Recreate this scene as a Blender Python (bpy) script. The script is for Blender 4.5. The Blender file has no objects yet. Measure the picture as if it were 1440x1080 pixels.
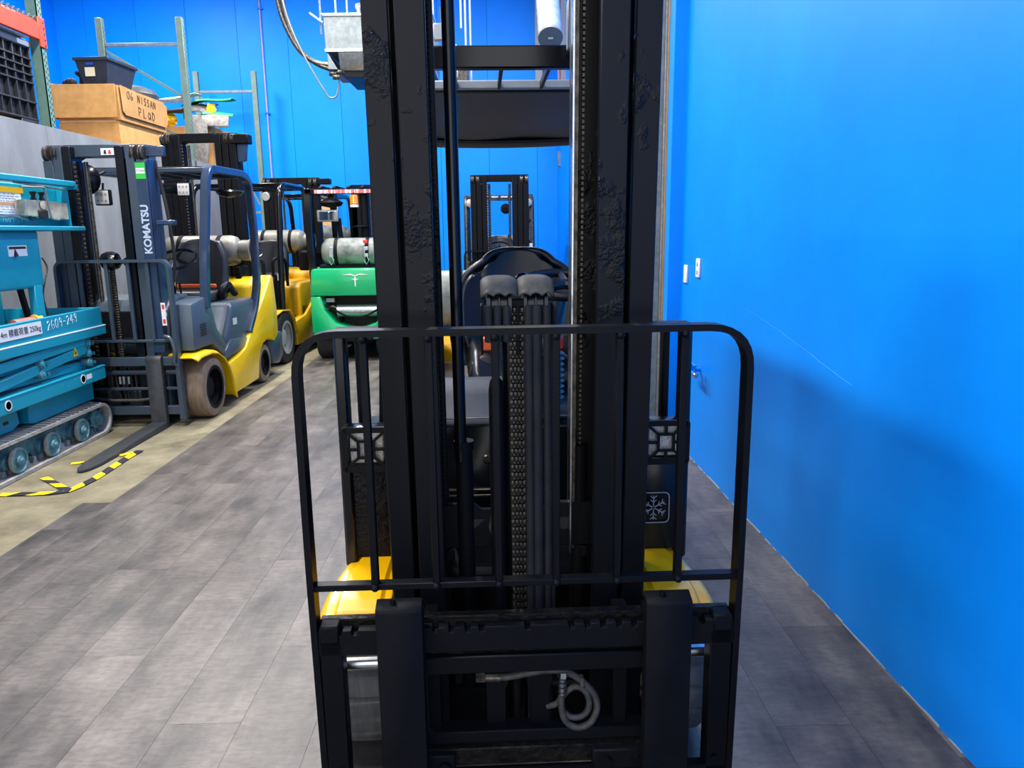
import bpy, bmesh, math, random
from mathutils import Vector, Matrix
random.seed(7)
R = math.radians
SC = bpy.context.scene
COL = SC.collection

# ------------------------------------------------------------------ camera
F_PX, CAM_H = 1060.0, 1.52
PITCH, YAW, ROLL = R(11.479), R(-0.9), 0.014
cam_d = bpy.data.cameras.new('camera')
cam_d.sensor_fit = 'HORIZONTAL'; cam_d.sensor_width = 36.0
cam_d.lens = F_PX / 1440.0 * 36.0
cam_d.clip_start = 0.05; cam_d.clip_end = 200
cam = bpy.data.objects.new('camera', cam_d); COL.objects.link(cam)
cam.matrix_world = (Matrix.Translation((0, 0, CAM_H)) @ Matrix.Rotation(YAW, 4, 'Z')
                    @ Matrix.Rotation(R(90) - PITCH, 4, 'X') @ Matrix.Rotation(-ROLL, 4, 'Z'))
SC.camera = cam

# ------------------------------------------------------------------ world, lights, exposure
SC.view_settings.view_transform = 'Standard'
SC.view_settings.look = 'None'
SC.view_settings.gamma = 1.0
SC.view_settings.use_curve_mapping = False
SC.view_settings.exposure = 0.0
w = bpy.data.worlds.new('daylight'); SC.world = w; w.use_nodes = True
bg = w.node_tree.nodes['Background']
bg.inputs['Color'].default_value = (0.95, 0.97, 1.0, 1)
bg.inputs['Strength'].default_value = 2.2
LAMP_POWER = 270

# ------------------------------------------------------------------ materials
def lin(c):
    if isinstance(c, str):
        c = [int(c[i:i + 2], 16) / 255 for i in (0, 2, 4)]
        c = [v / 12.92 if v <= .04045 else ((v + .055) / 1.055) ** 2.4 for v in c]
    return (c[0], c[1], c[2], 1)
MATS = {}
def mat(name, col, rough=.5, metal=0.0, col2=None, nscale=8, bump=0.0, bscale=60, coat=0.0, spec=.5, stretch=None, emit=None, thr=(.4, .65), rough2=None):
    if name in MATS: return MATS[name]
    m = bpy.data.materials.new(name); m.use_nodes = True
    nt = m.node_tree; n = nt.nodes; b = n['Principled BSDF']
    b.inputs['Roughness'].default_value = rough
    b.inputs['Metallic'].default_value = metal
    b.inputs['Specular IOR Level'].default_value = spec
    b.inputs['Coat Weight'].default_value = coat
    b.inputs['Base Color'].default_value = lin(col)
    tc = n.new('ShaderNodeTexCoord'); vec = tc.outputs['Object']
    if stretch:
        mp = n.new('ShaderNodeMapping'); mp.inputs['Scale'].default_value = stretch
        nt.links.new(vec, mp.inputs['Vector']); vec = mp.outputs['Vector']
    if col2 is not None:
        t = n.new('ShaderNodeTexNoise'); t.inputs['Scale'].default_value = nscale; t.inputs['Detail'].default_value = 8
        t.inputs['Roughness'].default_value = .65
        nt.links.new(vec, t.inputs['Vector'])
        r = n.new('ShaderNodeValToRGB'); r.color_ramp.elements[0].position = thr[0]; r.color_ramp.elements[1].position = thr[1]
        r.color_ramp.elements[0].color = lin(col); r.color_ramp.elements[1].color = lin(col2)
        nt.links.new(t.outputs['Fac'], r.inputs['Fac']); nt.links.new(r.outputs['Color'], b.inputs['Base Color'])
        if rough2 is not None:
            mr = n.new('ShaderNodeMapRange'); mr.inputs['From Min'].default_value = thr[0]; mr.inputs['From Max'].default_value = thr[1]
            mr.inputs['To Min'].default_value = rough; mr.inputs['To Max'].default_value = rough2
            nt.links.new(t.outputs['Fac'], mr.inputs['Value']); nt.links.new(mr.outputs['Result'], b.inputs['Roughness'])
    if bump:
        t2 = n.new('ShaderNodeTexNoise'); t2.inputs['Scale'].default_value = bscale; t2.inputs['Detail'].default_value = 4
        nt.links.new(vec, t2.inputs['Vector'])
        bp = n.new('ShaderNodeBump'); bp.inputs['Strength'].default_value = bump; bp.inputs['Distance'].default_value = .01
        nt.links.new(t2.outputs['Fac'], bp.inputs['Height']); nt.links.new(bp.outputs['Normal'], b.inputs['Normal'])
    if emit:
        b.inputs['Emission Color'].default_value = lin(emit[0]); b.inputs['Emission Strength'].default_value = emit[1]
    MATS[name] = m
    return m

M_wall = mat('blue_wall_paint', '0088f2', .42, col2='0090f8', nscale=1.3, bump=.06, bscale=14, spec=.18)
M_wallb = mat('blue_panel_paint', '0088f0', .45, col2='0090f6', nscale=.8, bump=.02, bscale=9, spec=.2)
M_seam = mat('blue_seam', '0070cc', .6)
M_conc = mat('bare_concrete', '5e5642', .75, col2='8f866c', nscale=3.2, bump=.3, bscale=30, thr=(.3, .68), spec=.3)
M_ceil = mat('ceiling_white', 'd8dadc', .8, col2='cfd2d4')
M_part = mat('partition_board', '74787b', .8, col2='83878a', nscale=3, bump=.12, bscale=40, stretch=(1, 1, .4))
M_white = mat('white_paint', 'a6a8a4', .45, col2='9a9c96', nscale=20)
M_galv = mat('galvanised_steel', 'a9b1b6', .38, .85, col2='c4cccf', nscale=30, bump=.05)
M_galvd = mat('galvanised_pale', '727a7b', .55, .35, col2='8a9291', nscale=14)
M_wood = mat('raw_timber', '9a7746', .7, col2='b8935c', nscale=10, stretch=(8, 8, 1))
M_black = mat('black_truck_paint', '0b0c10', .42, col2='0e0f13', nscale=5, bump=.03, bscale=200, spec=.14)
M_blackg = mat('black_gloss_paint', '0b0c11', .2, col2='101116', nscale=6, bump=.02, bscale=40, spec=.35)
M_blackm = mat('black_matte_paint', '0a0b0f', .6, col2='0f1014', nscale=12, bump=.1, bscale=90, spec=.14)
M_flake = mat('chipped_black_paint', '131418', .45, col2='0c0c10', nscale=16, bump=.9, bscale=70, thr=(.45, .6), rough2=.25, spec=.14)
M_grease = mat('greasy_black_steel', '141312', .4, .3, col2='26231f', nscale=30, bump=.5, bscale=60, spec=.14)
M_steel = mat('bright_steel', 'c8ccd0', .22, 1.0, col2='b0b4b8', nscale=40)
M_worn = mat('worn_steel', '6a645a', .4, .8, col2='3a3733', nscale=40)
M_chain = mat('oily_chain_steel', '5a5348', .38, .6, col2='2c2824', nscale=60)
M_rub = mat('black_rubber', '17171a', .75, col2='232326', nscale=12, bump=.15, bscale=120)
M_tyre = mat('dusty_tyre', '5c5a56', .85, col2='6c6a64', nscale=10, bump=.3, bscale=90, stretch=(8, 1, 1))
M_tyreb = mat('tan_worn_tyre', '6b5a4c', .8, col2='8a7660', nscale=7, bump=.15, bscale=60, stretch=(6, 1, 1))
M_hose = mat('hydraulic_hose', '35332f', .6, col2='504d45', nscale=50)
M_yel = mat('yellow_truck_paint', 'f2b400', .28, col2='ecac00', nscale=4, coat=.4, bump=.02)
M_yel2 = mat('yellow_aged_paint', 'd8a200', .4, col2='c99504', nscale=5, coat=.2)
M_ykom = mat('lemon_yellow_paint', 'eec300', .3, col2='e4b800', nscale=3, coat=.3)
M_slate = mat('slate_grey_paint', '34404c', .4, col2='3a4753', nscale=4, coat=.2)
M_slateb = mat('slate_blue_paint', '24344c', .28, col2='2b3c55', nscale=4, coat=.3)
M_slatep = mat('grey_moulded_plastic', '45525e', .33, col2='4c5965', nscale=10, bump=.05)
M_green = mat('green_truck_paint', '00a866', .3, col2='00b06c', nscale=3, coat=.4)
M_teal = mat('teal_lift_paint', '008fa8', .42, col2='0a9cb4', nscale=6, bump=.05, thr=(.3, .75))
M_tealw = mat('scratched_teal_paint', '0090a9', .45, col2='c9dcdc', nscale=34, thr=(.66, .72), bump=.08)
M_teald = mat('dusty_teal_steel', '38727e', .5, .2, col2='6b939a', nscale=25)
M_track = mat('grey_rubber_track', '8d8a84', .85, col2='aaa69e', nscale=18, bump=.5, bscale=50)
M_vinyl = mat('black_vinyl', '131419', .33, col2='191a20', nscale=8, bump=.06, bscale=150)
M_seatg = mat('charcoal_vinyl', '2b2d31', .4, col2='323438', nscale=8, bump=.06, bscale=150)
M_dash = mat('grey_dash_plastic', '4a4c50', .35, col2='55575b', nscale=10)
M_cap = mat('grey_plastic_cap', '46443f', .6, col2='52504a', nscale=60, bump=.1, bscale=200)
M_tank = mat('pale_gas_cylinder', '8c897e', .42, .15, col2='757266', nscale=8, thr=(.5, .75))
M_tankd = mat('grimy_gas_cylinder', '868a84', .5, .1, col2='39443f', nscale=6, thr=(.42, .66))
M_card = mat('cardboard', 'b98a4c', .85, col2='c99a5a', nscale=9, bump=.1, bscale=40)
M_cardd = mat('brown_cardboard', 'a87a44', .85, col2='b98a52', nscale=7, bump=.1)
M_cream = mat('cream_card', 'e2cfa0', .8, col2='d2ba88', nscale=12)
M_racko = mat('orange_rack_beam', 'e0492c', .45, col2='d64226', nscale=10)
M_rackg = mat('green_rack_post', '5c7f72', .5, col2='688a7c', nscale=9)
M_rackp = mat('pale_green_rack_post', '64786b', .5, col2='708577', nscale=9)
M_plasb = mat('black_crate_plastic', '222428', .5, col2='2c2e32', nscale=12)
M_bag = mat('grey_bag', '85817a', .7, col2='5f5c56', nscale=20, bump=.6, bscale=25)
M_yelb = mat('yellow_plastic', 'e8b800', .5)
M_greenp = mat('green_plastic', '1c8a5c', .5)
M_orange = mat('amber_lens', 'f08010', .25, spec=.8)
M_beltor = mat('orange_belt', 'e0602a', .6)
M_red = mat('red_plastic', 'd8382a', .4)
M_redtape = mat('red_white_tape', 'd86a6a', .5, col2='f0e4e0', nscale=9, stretch=(3, .2, .2), thr=(.48, .52))
M_lens = mat('lamp_lens', 'd0cdc6', .25, .3, col2='8d8a84', nscale=180)
M_ledw = mat('led_face', 'd6d2c8', .35)
M_paper = mat('white_sticker', 'e4e6e6', .5)
M_ink = mat('black_ink', '15161a', .6)
M_mark = mat('white_marker', 'dfeaec', .6)
M_snow = mat('grey_sticker_print', '8f9094', .5)
M_kom = mat('silver_lettering', 'b8c4d4', .4)
M_bluebk = mat('blue_sticker', '1848a0', .5)
M_grn2 = mat('green_sticker', '2fb83c', .5)
M_osb = mat('plywood_sheet', 'd0aa74', .8, col2='be9660', nscale=14)
M_pink = mat('pink_conduit', 'b89aa8', .5, col2='a890a0')
M_lamp = mat('lamp_diffuser', 'ffffff', .5, emit=('f4f8ff', 3.0))
M_glass = mat('mirror_glass', 'b8bcc0', .05, 1.0)
M_roofs = mat('black_roof_sheet', '08090c', .45, col2='0b0c10', nscale=6)
M_crossb = mat('pale_guard_bar', 'a8a8a2', .5, col2='989892')
M_blob = mat('red_pipe', 'c8584c', .5)

def floor_mat():
    m = bpy.data.materials.new('grey_vinyl_plank'); m.use_nodes = True
    nt = m.node_tree; n = nt.nodes; l = nt.links; b = n['Principled BSDF']
    tc = n.new('ShaderNodeTexCoord'); oi = n.new('ShaderNodeObjectInfo')
    ad = n.new('ShaderNodeVectorMath'); ad.operation = 'ADD'
    sc_ = n.new('ShaderNodeVectorMath'); sc_.operation = 'SCALE'; sc_.inputs['Scale'].default_value = 37
    l.new(oi.outputs['Random'], sc_.inputs[0]); l.new(tc.outputs['Object'], ad.inputs[0]); l.new(sc_.outputs[0], ad.inputs[1])
    mp = n.new('ShaderNodeMapping'); mp.inputs['Scale'].default_value = (1.6, .55, 1); l.new(ad.outputs[0], mp.inputs['Vector'])
    t1 = n.new('ShaderNodeTexNoise'); t1.inputs['Scale'].default_value = 3.4; t1.inputs['Detail'].default_value = 10; t1.inputs['Roughness'].default_value = .62
    l.new(mp.outputs[0], t1.inputs['Vector'])
    r1 = n.new('ShaderNodeValToRGB'); e = r1.color_ramp.elements
    e[0].position = .28; e[0].color = lin('2c2826'); e[1].position = .68; e[1].color = lin('7c736b')
    l.new(t1.outputs['Fac'], r1.inputs['Fac'])
    # fine cross-grain streaks
    mp2 = n.new('ShaderNodeMapping'); mp2.inputs['Scale'].default_value = (7, 20, 1); l.new(ad.outputs[0], mp2.inputs['Vector'])
    t2 = n.new('ShaderNodeTexNoise'); t2.inputs['Scale'].default_value = 2.6; t2.inputs['Detail'].default_value = 9; t2.inputs['Roughness'].default_value = .7; l.new(mp2.outputs[0], t2.inputs['Vector'])
    r2 = n.new('ShaderNodeValToRGB'); r2.color_ramp.elements[0].position = .3; r2.color_ramp.elements[0].color = (.4, .4, .42, 1)
    r2.color_ramp.elements[1].position = .6; r2.color_ramp.elements[1].color = (1, 1, 1, 1)
    l.new(t2.outputs['Fac'], r2.inputs['Fac'])
    mx = n.new('ShaderNodeMix'); mx.data_type = 'RGBA'; mx.blend_type = 'MULTIPLY'; mx.inputs['Factor'].default_value = .75
    l.new(r1.outputs['Color'], mx.inputs['A']); l.new(r2.outputs['Color'], mx.inputs['B'])
    # plank to plank tone
    mr = n.new('ShaderNodeMapRange'); mr.inputs['To Min'].default_value = .90; mr.inputs['To Max'].default_value = 1.07
    l.new(oi.outputs['Random'], mr.inputs['Value'])
    mx2 = n.new('ShaderNodeMix'); mx2.data_type = 'RGBA'; mx2.blend_type = 'MULTIPLY'; mx2.inputs['Factor'].default_value = 1
    l.new(mx.outputs['Result'], mx2.inputs['A']); l.new(mr.outputs['Result'], mx2.inputs['B'])
    # scuffs and traffic dirt that run across planks
    ge = n.new('ShaderNodeNewGeometry'); t3 = n.new('ShaderNodeTexNoise'); t3.inputs['Scale'].default_value = 1.7; t3.inputs['Detail'].default_value = 7; t3.inputs['Roughness'].default_value = .6
    mp3 = n.new('ShaderNodeMapping'); mp3.inputs['Rotation'].default_value = (0, 0, .5); mp3.inputs['Scale'].default_value = (1.0, 2.2, 1); l.new(ge.outputs['Position'], mp3.inputs['Vector']); l.new(mp3.outputs[0], t3.inputs['Vector'])
    mr3 = n.new('ShaderNodeMapRange'); mr3.inputs['From Min'].default_value = .32; mr3.inputs['From Max'].default_value = .66; mr3.inputs['To Min'].default_value = .66; mr3.inputs['To Max'].default_value = 1.1; l.new(t3.outputs['Fac'], mr3.inputs['Value'])
    mx3 = n.new('ShaderNodeMix'); mx3.data_type = 'RGBA'; mx3.blend_type = 'MULTIPLY'; mx3.inputs['Factor'].default_value = 1
    l.new(mx2.outputs['Result'], mx3.inputs['A']); l.new(mr3.outputs['Result'], mx3.inputs['B'])
    l.new(mx3.outputs['Result'], b.inputs['Base Color'])
    b.inputs['Roughness'].default_value = .46
    bp = n.new('ShaderNodeBump'); bp.inputs['Strength'].default_value = .12; bp.inputs['Distance'].default_value = .004
    l.new(t2.outputs['Fac'], bp.inputs['Height']); l.new(bp.outputs['Normal'], b.inputs['Normal'])
    return m
M_plank = floor_mat()

def tape_mat():
    m = bpy.data.materials.new('hazard_stripe'); m.use_nodes = True
    nt = m.node_tree; n = nt.nodes; l = nt.links; b = n['Principled BSDF']
    uv = n.new('ShaderNodeUVMap'); sp = n.new('ShaderNodeSeparateXYZ'); l.new(uv.outputs['UV'], sp.inputs[0])
    a = n.new('ShaderNodeMath'); a.operation = 'ADD'; l.new(sp.outputs['X'], a.inputs[0]); l.new(sp.outputs['Y'], a.inputs[1])
    fr = n.new('ShaderNodeMath'); fr.operation = 'FRACT'; l.new(a.outputs[0], fr.inputs[0])
    g = n.new('ShaderNodeMath'); g.operation = 'GREATER_THAN'; g.inputs[1].default_value = .5; l.new(fr.outputs[0], g.inputs[0])
    mx = n.new('ShaderNodeMix'); mx.data_type = 'RGBA'; mx.inputs['A'].default_value = lin('f0cc10'); mx.inputs['B'].default_value = lin('28262a')
    l.new(g.outputs[0], mx.inputs['Factor']); l.new(mx.outputs['Result'], b.inputs['Base Color']); b.inputs['Roughness'].default_value = .5
    return m
M_tape = tape_mat()

def rail_mat(name, zc, zw, xedge=None):
    """black rail paint that blisters and chips in a patch around height zc"""
    m = bpy.data.materials.new(name); m.use_nodes = True
    nt = m.node_tree; n = nt.nodes; l = nt.links; b = n['Principled BSDF']
    tc = n.new('ShaderNodeTexCoord'); sp = n.new('ShaderNodeSeparateXYZ'); l.new(tc.outputs['Object'], sp.inputs[0])
    def math_(op, a, c=None):
        q = n.new('ShaderNodeMath'); q.operation = op
        for i, v in enumerate((a, c)):
            if v is None: continue
            if isinstance(v, (int, float)): q.inputs[i].default_value = v
            else: l.new(v, q.inputs[i])
        return q.outputs[0]
    d = math_('ABSOLUTE', math_('SUBTRACT', sp.outputs['Z'], zc)); g = math_('MAXIMUM', math_('SUBTRACT', 1.0, math_('DIVIDE', d, zw)), 0.0)
    t = n.new('ShaderNodeTexNoise'); t.inputs['Scale'].default_value = 14; t.inputs['Detail'].default_value = 5; l.new(tc.outputs['Object'], t.inputs['Vector'])
    msk = math_('MULTIPLY', math_('SUBTRACT', math_('ADD', math_('MULTIPLY', g, .30), t.outputs['Fac']), .74), 9.0)
    mc = n.new('ShaderNodeClamp'); l.new(msk, mc.inputs['Value'])
    v = n.new('ShaderNodeTexNoise'); v.inputs['Scale'].default_value = 130; v.inputs['Detail'].default_value = 3; l.new(tc.outputs['Object'], v.inputs['Vector'])
    hgt = math_('MULTIPLY', mc.outputs[0], v.outputs['Fac'])
    bp = n.new('ShaderNodeBump'); bp.inputs['Strength'].default_value = .8; bp.inputs['Distance'].default_value = .006
    l.new(hgt, bp.inputs['Height']); l.new(bp.outputs['Normal'], b.inputs['Normal'])
    mx = n.new('ShaderNodeMix'); mx.data_type = 'RGBA'; mx.inputs['A'].default_value = lin('0e0f13'); mx.inputs['B'].default_value = lin('0e0e12')
    l.new(mc.outputs[0], mx.inputs['Factor']); l.new(mx.outputs['Result'], b.inputs['Base Color'])
    b.inputs['Specular IOR Level'].default_value = .2
    r = math_('SUBTRACT', .40, math_('MULTIPLY', mc.outputs[0], .16)); l.new(r, b.inputs['Roughness'])
    return m
M_railo = rail_mat('black_rail_paint', 1.85, .3)
M_raili = rail_mat('blistered_rail_paint', 1.52, .5)

# ------------------------------------------------------------------ mesh helpers
class MB:
    def __init__(self): self.bm = bmesh.new()
    def _xf(self, vs, M):
        if M is not None: bmesh.ops.transform(self.bm, matrix=M, verts=vs)
    def box(self, x0, x1, y0, y1, z0, z1, bev=0, seg=1, M=None):
        b = bmesh.new()
        v = [b.verts.new(p) for p in ((x0,y0,z0),(x1,y0,z0),(x1,y1,z0),(x0,y1,z0),(x0,y0,z1),(x1,y0,z1),(x1,y1,z1),(x0,y1,z1))]
        for q in ((0,3,2,1),(4,5,6,7),(0,1,5,4),(1,2,6,5),(2,3,7,6),(3,0,4,7)): b.faces.new([v[i] for i in q])
        self._merge(b, bev, seg, M); return self
    def _merge(self, b, bev, seg, M):
        bmesh.ops.recalc_face_normals(b, faces=b.faces)
        if bev > 0:
            ed = [e for e in b.edges if len(e.link_faces) == 2 and e.calc_face_angle(0) > R(28)]
            bmesh.ops.bevel(b, geom=ed, offset=bev, segments=seg, affect='EDGES', profile=.5, clamp_overlap=True)
        if M is not None: bmesh.ops.transform(b, matrix=M, verts=b.verts)
        mp = {}
        for vv in b.verts: mp[vv] = self.bm.verts.new(vv.co)
        for f in b.faces:
            try: self.bm.faces.new([mp[x] for x in f.verts])
            except ValueError: pass
        b.free()
    def prism(self, poly, axis, a, c, bev=0, seg=1, M=None):
        """poly: 2d outline in the two other axes (axis x: (y,z); y: (x,z); z: (x,y))"""
        b = bmesh.new()
        def P(u, v, t): return {'x': (t, u, v), 'y': (u, t, v), 'z': (u, v, t)}[axis]
        A = [b.verts.new(P(u, v, a)) for u, v in poly]; B = [b.verts.new(P(u, v, c)) for u, v in poly]
        n = len(poly)
        b.faces.new(A); b.faces.new(B[::-1])
        for i in range(n): b.faces.new((A[i], B[i], B[(i+1) % n], A[(i+1) % n]))
        self._merge(b, bev, seg, M); return self
    def tube(self, pts, r, seg=8, closed=False, cap=True):
        pts = [Vector(p) for p in pts]; n = len(pts)
        rr = r if isinstance(r, (list, tuple)) else [r] * n
        T = []
        for i in range(n):
            a = pts[(i-1) % n] if (closed or i > 0) else pts[i]; c = pts[(i+1) % n] if (closed or i < n-1) else pts[i]
            T.append((c - a).normalized())
        up = Vector((0, 0, 1)) if abs(T[0].z) < .9 else Vector((1, 0, 0))
        N = (up - T[0] * up.dot(T[0])).normalized(); rings = []
        for i in range(n):
            N = (N - T[i] * N.dot(T[i])).normalized(); Bn = T[i].cross(N)
            rings.append([self.bm.verts.new(pts[i] + (N * math.cos(t) + Bn * math.sin(t)) * rr[i]) for t in (2 * math.pi * k / seg for k in range(seg))])
        m = n if closed else n - 1
        for i in range(m):
            a, c = rings[i], rings[(i+1) % n]
            for k in range(seg): self.bm.faces.new((a[k], a[(k+1) % seg], c[(k+1) % seg], c[k]))
        if cap and not closed:
            self.bm.faces.new(rings[0][::-1]); self.bm.faces.new(rings[-1])
        return self
    def bar(self, pts, w, h, up=(0, 0, 1)):
        """rectangular section swept along pts: w across, h along 'up' side"""
        pts = [Vector(p) for p in pts]; n = len(pts); up = Vector(up); rings = []
        for i in range(n):
            if i == 0: t = (pts[1] - pts[0]).normalized(); k = 1
            elif i == n-1: t = (pts[-1] - pts[-2]).normalized(); k = 1
            else:
                t1 = (pts[i] - pts[i-1]).normalized(); t2 = (pts[i+1] - pts[i]).normalized(); t = (t1 + t2).normalized(); k = 1 / max(.3, t.dot(t1))
            s = t.cross(up)
            s = s.normalized() if s.length > 1e-4 else Vector((1, 0, 0))
            u = s.cross(t).normalized()
            rings.append((pts[i], s, u, k))
        # decide miter: scale whichever axis lies in the bend plane
        vs = []
        for p, s, u, k in rings:
            vs.append([self.bm.verts.new(p + s * (a * w / 2) * (k if abs(up[2]) > .5 or True else 1) + u * (c * h / 2)) for a, c in ((-1,-1),(1,-1),(1,1),(-1,1))])
        for i in range(n-1):
            for k in range(4): self.bm.faces.new((vs[i][k], vs[i][(k+1) % 4], vs[i+1][(k+1) % 4], vs[i+1][k]))
        self.bm.faces.new(vs[0][::-1]); self.bm.faces.new(vs[-1]); return self
    def cyl(self, p0, p1, r, r1=None, seg=16):
        return self.tube([p0, p1], [r, r if r1 is None else r1], seg)
    def lathe(self, prof, origin=(0,0,0), axis='x', seg=32, cap=True):
        """prof: (radius, height along axis)"""
        o = Vector(origin); rings = []
        for r, h in prof:
            ring = []
            for k in range(seg):
                t = 2 * math.pi * k / seg; c, s = math.cos(t) * r, math.sin(t) * r
                p = {'x': (h, c, s), 'y': (c, h, s), 'z': (c, s, h)}[axis]
                ring.append(self.bm.verts.new(o + Vector(p)))
            rings.append(ring)
        for a, c in zip(rings, rings[1:]):
            for k in range(seg): self.bm.faces.new((a[k], a[(k+1) % seg], c[(k+1) % seg], c[k]))
        if cap:
            self.bm.faces.new(rings[0][::-1]); self.bm.faces.new(rings[-1])
        return self
    def grid(self, fn, nu, nv):
        V = [[self.bm.verts.new(fn(i / nu, j / nv)) for j in range(nv + 1)] for i in range(nu + 1)]
        for i in range(nu):
            for j in range(nv): self.bm.faces.new((V[i][j], V[i+1][j], V[i+1][j+1], V[i][j+1]))
        return self
    def mesh(self, name, m, smooth=True):
        bmesh.ops.recalc_face_normals(self.bm, faces=self.bm.faces)
        me = bpy.data.meshes.new(name); self.bm.to_mesh(me); self.bm.free()
        for x in (m if isinstance(m, (list, tuple)) else [m]): me.materials.append(x)
        if smooth:
            me.shade_smooth(); me.set_sharp_from_angle(angle=R(38))
        return me
    def build(self, name, m, parent=None, smooth=True, world=False, label=None, solid=0):
        if world and parent is not None:
            root = parent
            while root.parent: root = root.parent
            bmesh.ops.transform(self.bm, matrix=root.matrix_basis.inverted(), verts=self.bm.verts)
        o = bpy.data.objects.new(name, self.mesh(name, m, smooth)); COL.objects.link(o)
        if parent is not None: o.parent = parent
        if label: o['label'] = label
        if solid:
            md = o.modifiers.new('thickness', 'SOLIDIFY'); md.thickness = solid; md.offset = 0
        return o
def thing(name, label, cat, loc=(0,0,0), rz=0, group=None):
    o = bpy.data.objects.new(name, None); COL.objects.link(o); o.empty_display_size = .1
    o.location = loc; o.rotation_euler = (0, 0, rz); o['label'] = label; o['category'] = cat
    o.matrix_basis  # evaluated from loc/rot
    if group: o['group'] = group
    return o
def tag(o, label, cat, group=None, kind=None):
    if label: o['label'] = label
    if cat: o['category'] = cat
    if group: o['group'] = group
    if kind: o['kind'] = kind
    return o
def struct(o, label=None):
    o['kind'] = 'structure'
    if label: o['label'] = label
    return o
def inst(name, me, parent, loc=(0,0,0), rot=(0,0,0), scale=(1,1,1)):
    o = bpy.data.objects.new(name, me); COL.objects.link(o); o.parent = parent
    o.location = loc; o.rotation_euler = rot; o.scale = scale
    return o
def text(s, size, m, parent, M, name='lettering', ext=.0008, align='CENTER', bold=0.0):
    c = bpy.data.curves.new('t', 'FONT'); c.body = s; c.size = size; c.extrude = ext; c.offset = bold; c.align_x = align; c.align_y = 'CENTER'
    t = bpy.data.objects.new('t', c); COL.objects.link(t)
    dg = bpy.context.evaluated_depsgraph_get()
    me = bpy.data.meshes.new_from_object(t.evaluated_get(dg)); bpy.data.objects.remove(t); bpy.data.curves.remove(c)
    me.transform(M); me.materials.clear(); me.materials.append(m)
    o = bpy.data.objects.new(name, me); COL.objects.link(o); o.parent = parent
    return o
def basis(o, ex, ey):
    ex = Vector(ex).normalized(); ey = Vector(ey); ey = (ey - ex * ey.dot(ex)).normalized(); ez = ex.cross(ey)
    M = Matrix((ex, ey, ez)).transposed().to_4x4(); M.translation = Vector(o); return M
STROKES = {
 '0': [[(.5,1),(.15,.8),(.1,.4),(.35,0),(.75,.1),(.9,.5),(.75,.9),(.5,1)]], '6': [[(.7,1),(.25,.7),(.1,.3),(.4,0),(.8,.15),(.75,.45),(.4,.5),(.15,.3)]],
 'N': [[(.1,0),(.15,1),(.8,.05),(.85,1)]], 'I': [[(.5,1),(.5,0)]], 'S': [[(.8,.85),(.4,1),(.2,.7),(.7,.4),(.6,.05),(.15,.1)]],
 'A': [[(.05,0),(.5,1),(.9,0)],[(.2,.4),(.8,.4)]], 'P': [[(.2,0),(.2,1),(.8,.85),(.7,.5),(.2,.45)]], 'L': [[(.2,1),(.2,0),(.75,.05)]],
 'a': [[(.8,.7),(.4,.8),(.15,.4),(.4,0),(.8,.3),(.8,.7),(.85,0)]], 'D': [[(.2,0),(.2,1),(.75,.75),(.8,.3),(.2,0)]],
 '2': [[(.1,.8),(.5,1),(.85,.75),(.1,0),(.9,.05)]], 'G': [[(.85,.85),(.4,1),(.1,.5),(.4,0),(.85,.1),(.85,.45),(.5,.45)]],
 '9': [[(.8,.6),(.4,.5),(.2,.8),(.5,1),(.8,.85),(.75,0)]], '4': [[(.6,0),(.6,1),(.1,.35),(.9,.35)]], '-': [[(.2,.5),(.8,.5)]], ' ': []}
def handwriting(s, M, hgt, m, parent, name='handwriting', wid=.62, r=.02):
    mb = MB(); x = 0
    for ch in s:
        for st in STROKES.get(ch, []):
            pts = [M @ Vector(((x + p[0] * wid) * hgt, p[1] * hgt, .001)) for p in st]
            mb.tube(pts, r * hgt, 5)
        x += wid * 1.25
    return mb.build(name, m, parent)
def lerp(a, b, t): return a + (b - a) * t
def rounded(pts, r, n=5):
    """fillet a 3d polyline"""
    pts = [Vector(p) for p in pts]; out = [pts[0]]
    for i in range(1, len(pts) - 1):
        a, p, c = pts[i-1], pts[i], pts[i+1]
        d1, d2 = (a - p), (c - p); k = min(r, d1.length * .49, d2.length * .49)
        s, e = p + d1.normalized() * k, p + d2.normalized() * k
        for j in range(n + 1):
            t = j / n; out.append(s * (1-t)**2 + p * 2 * t * (1-t) + e * t**2)
    out.append(pts[-1]); return out

# ================================================================== THE SETTING
def wall_x(y): return 1.377 - .0205 * y          # inner face of the right wall
Y_BACK, X_LEFT, Y_FRONT, Z_CEIL = 14.0, -7.5, -4.0, 6.6
conc = struct(MB().box(X_LEFT - .2, 1.8, Y_FRONT, Y_BACK + .2, -.2, -.004).build('floor', M_conc), 'bare concrete floor slab with vinyl planks laid over the aisle')
PW, PL = .24, 1.22
x_right0 = -.842
joint = {-1: 2.15, -2: 2.98, -3: 2.56, -4: 3.3, -5: 2.94, -6: 2.3, 0: 2.6}
plank_me = {}
def plank(x0, x1, y0, y1):
    key = (round(x1 - x0, 3), round(y1 - y0, 3))
    if key not in plank_me:
        a, b_ = key; plank_me[key] = MB().box(0, a - .001, 0, b_ - .001, -.004, 0).mesh('plank', M_plank, False)
    inst('plank', plank_me[key], conc, (x0, y0, 0))
for k in range(-6, 10):
    # column k spans x_right0 + k*PW .. +PW  (k=-1 is left of the measured seam)
    x0 = x_right0 + k * PW
    j = joint.get(k, 2.2 + (k * .47) % 1.1)
    y = j - PL * math.ceil((j - .2) / PL)
    while y < Y_BACK - .05:
        y1 = min(y + PL, Y_BACK - .01)
        if x0 < wall_x(y): plank(x0, x0 + PW, y, y1)
        y += PL
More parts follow.
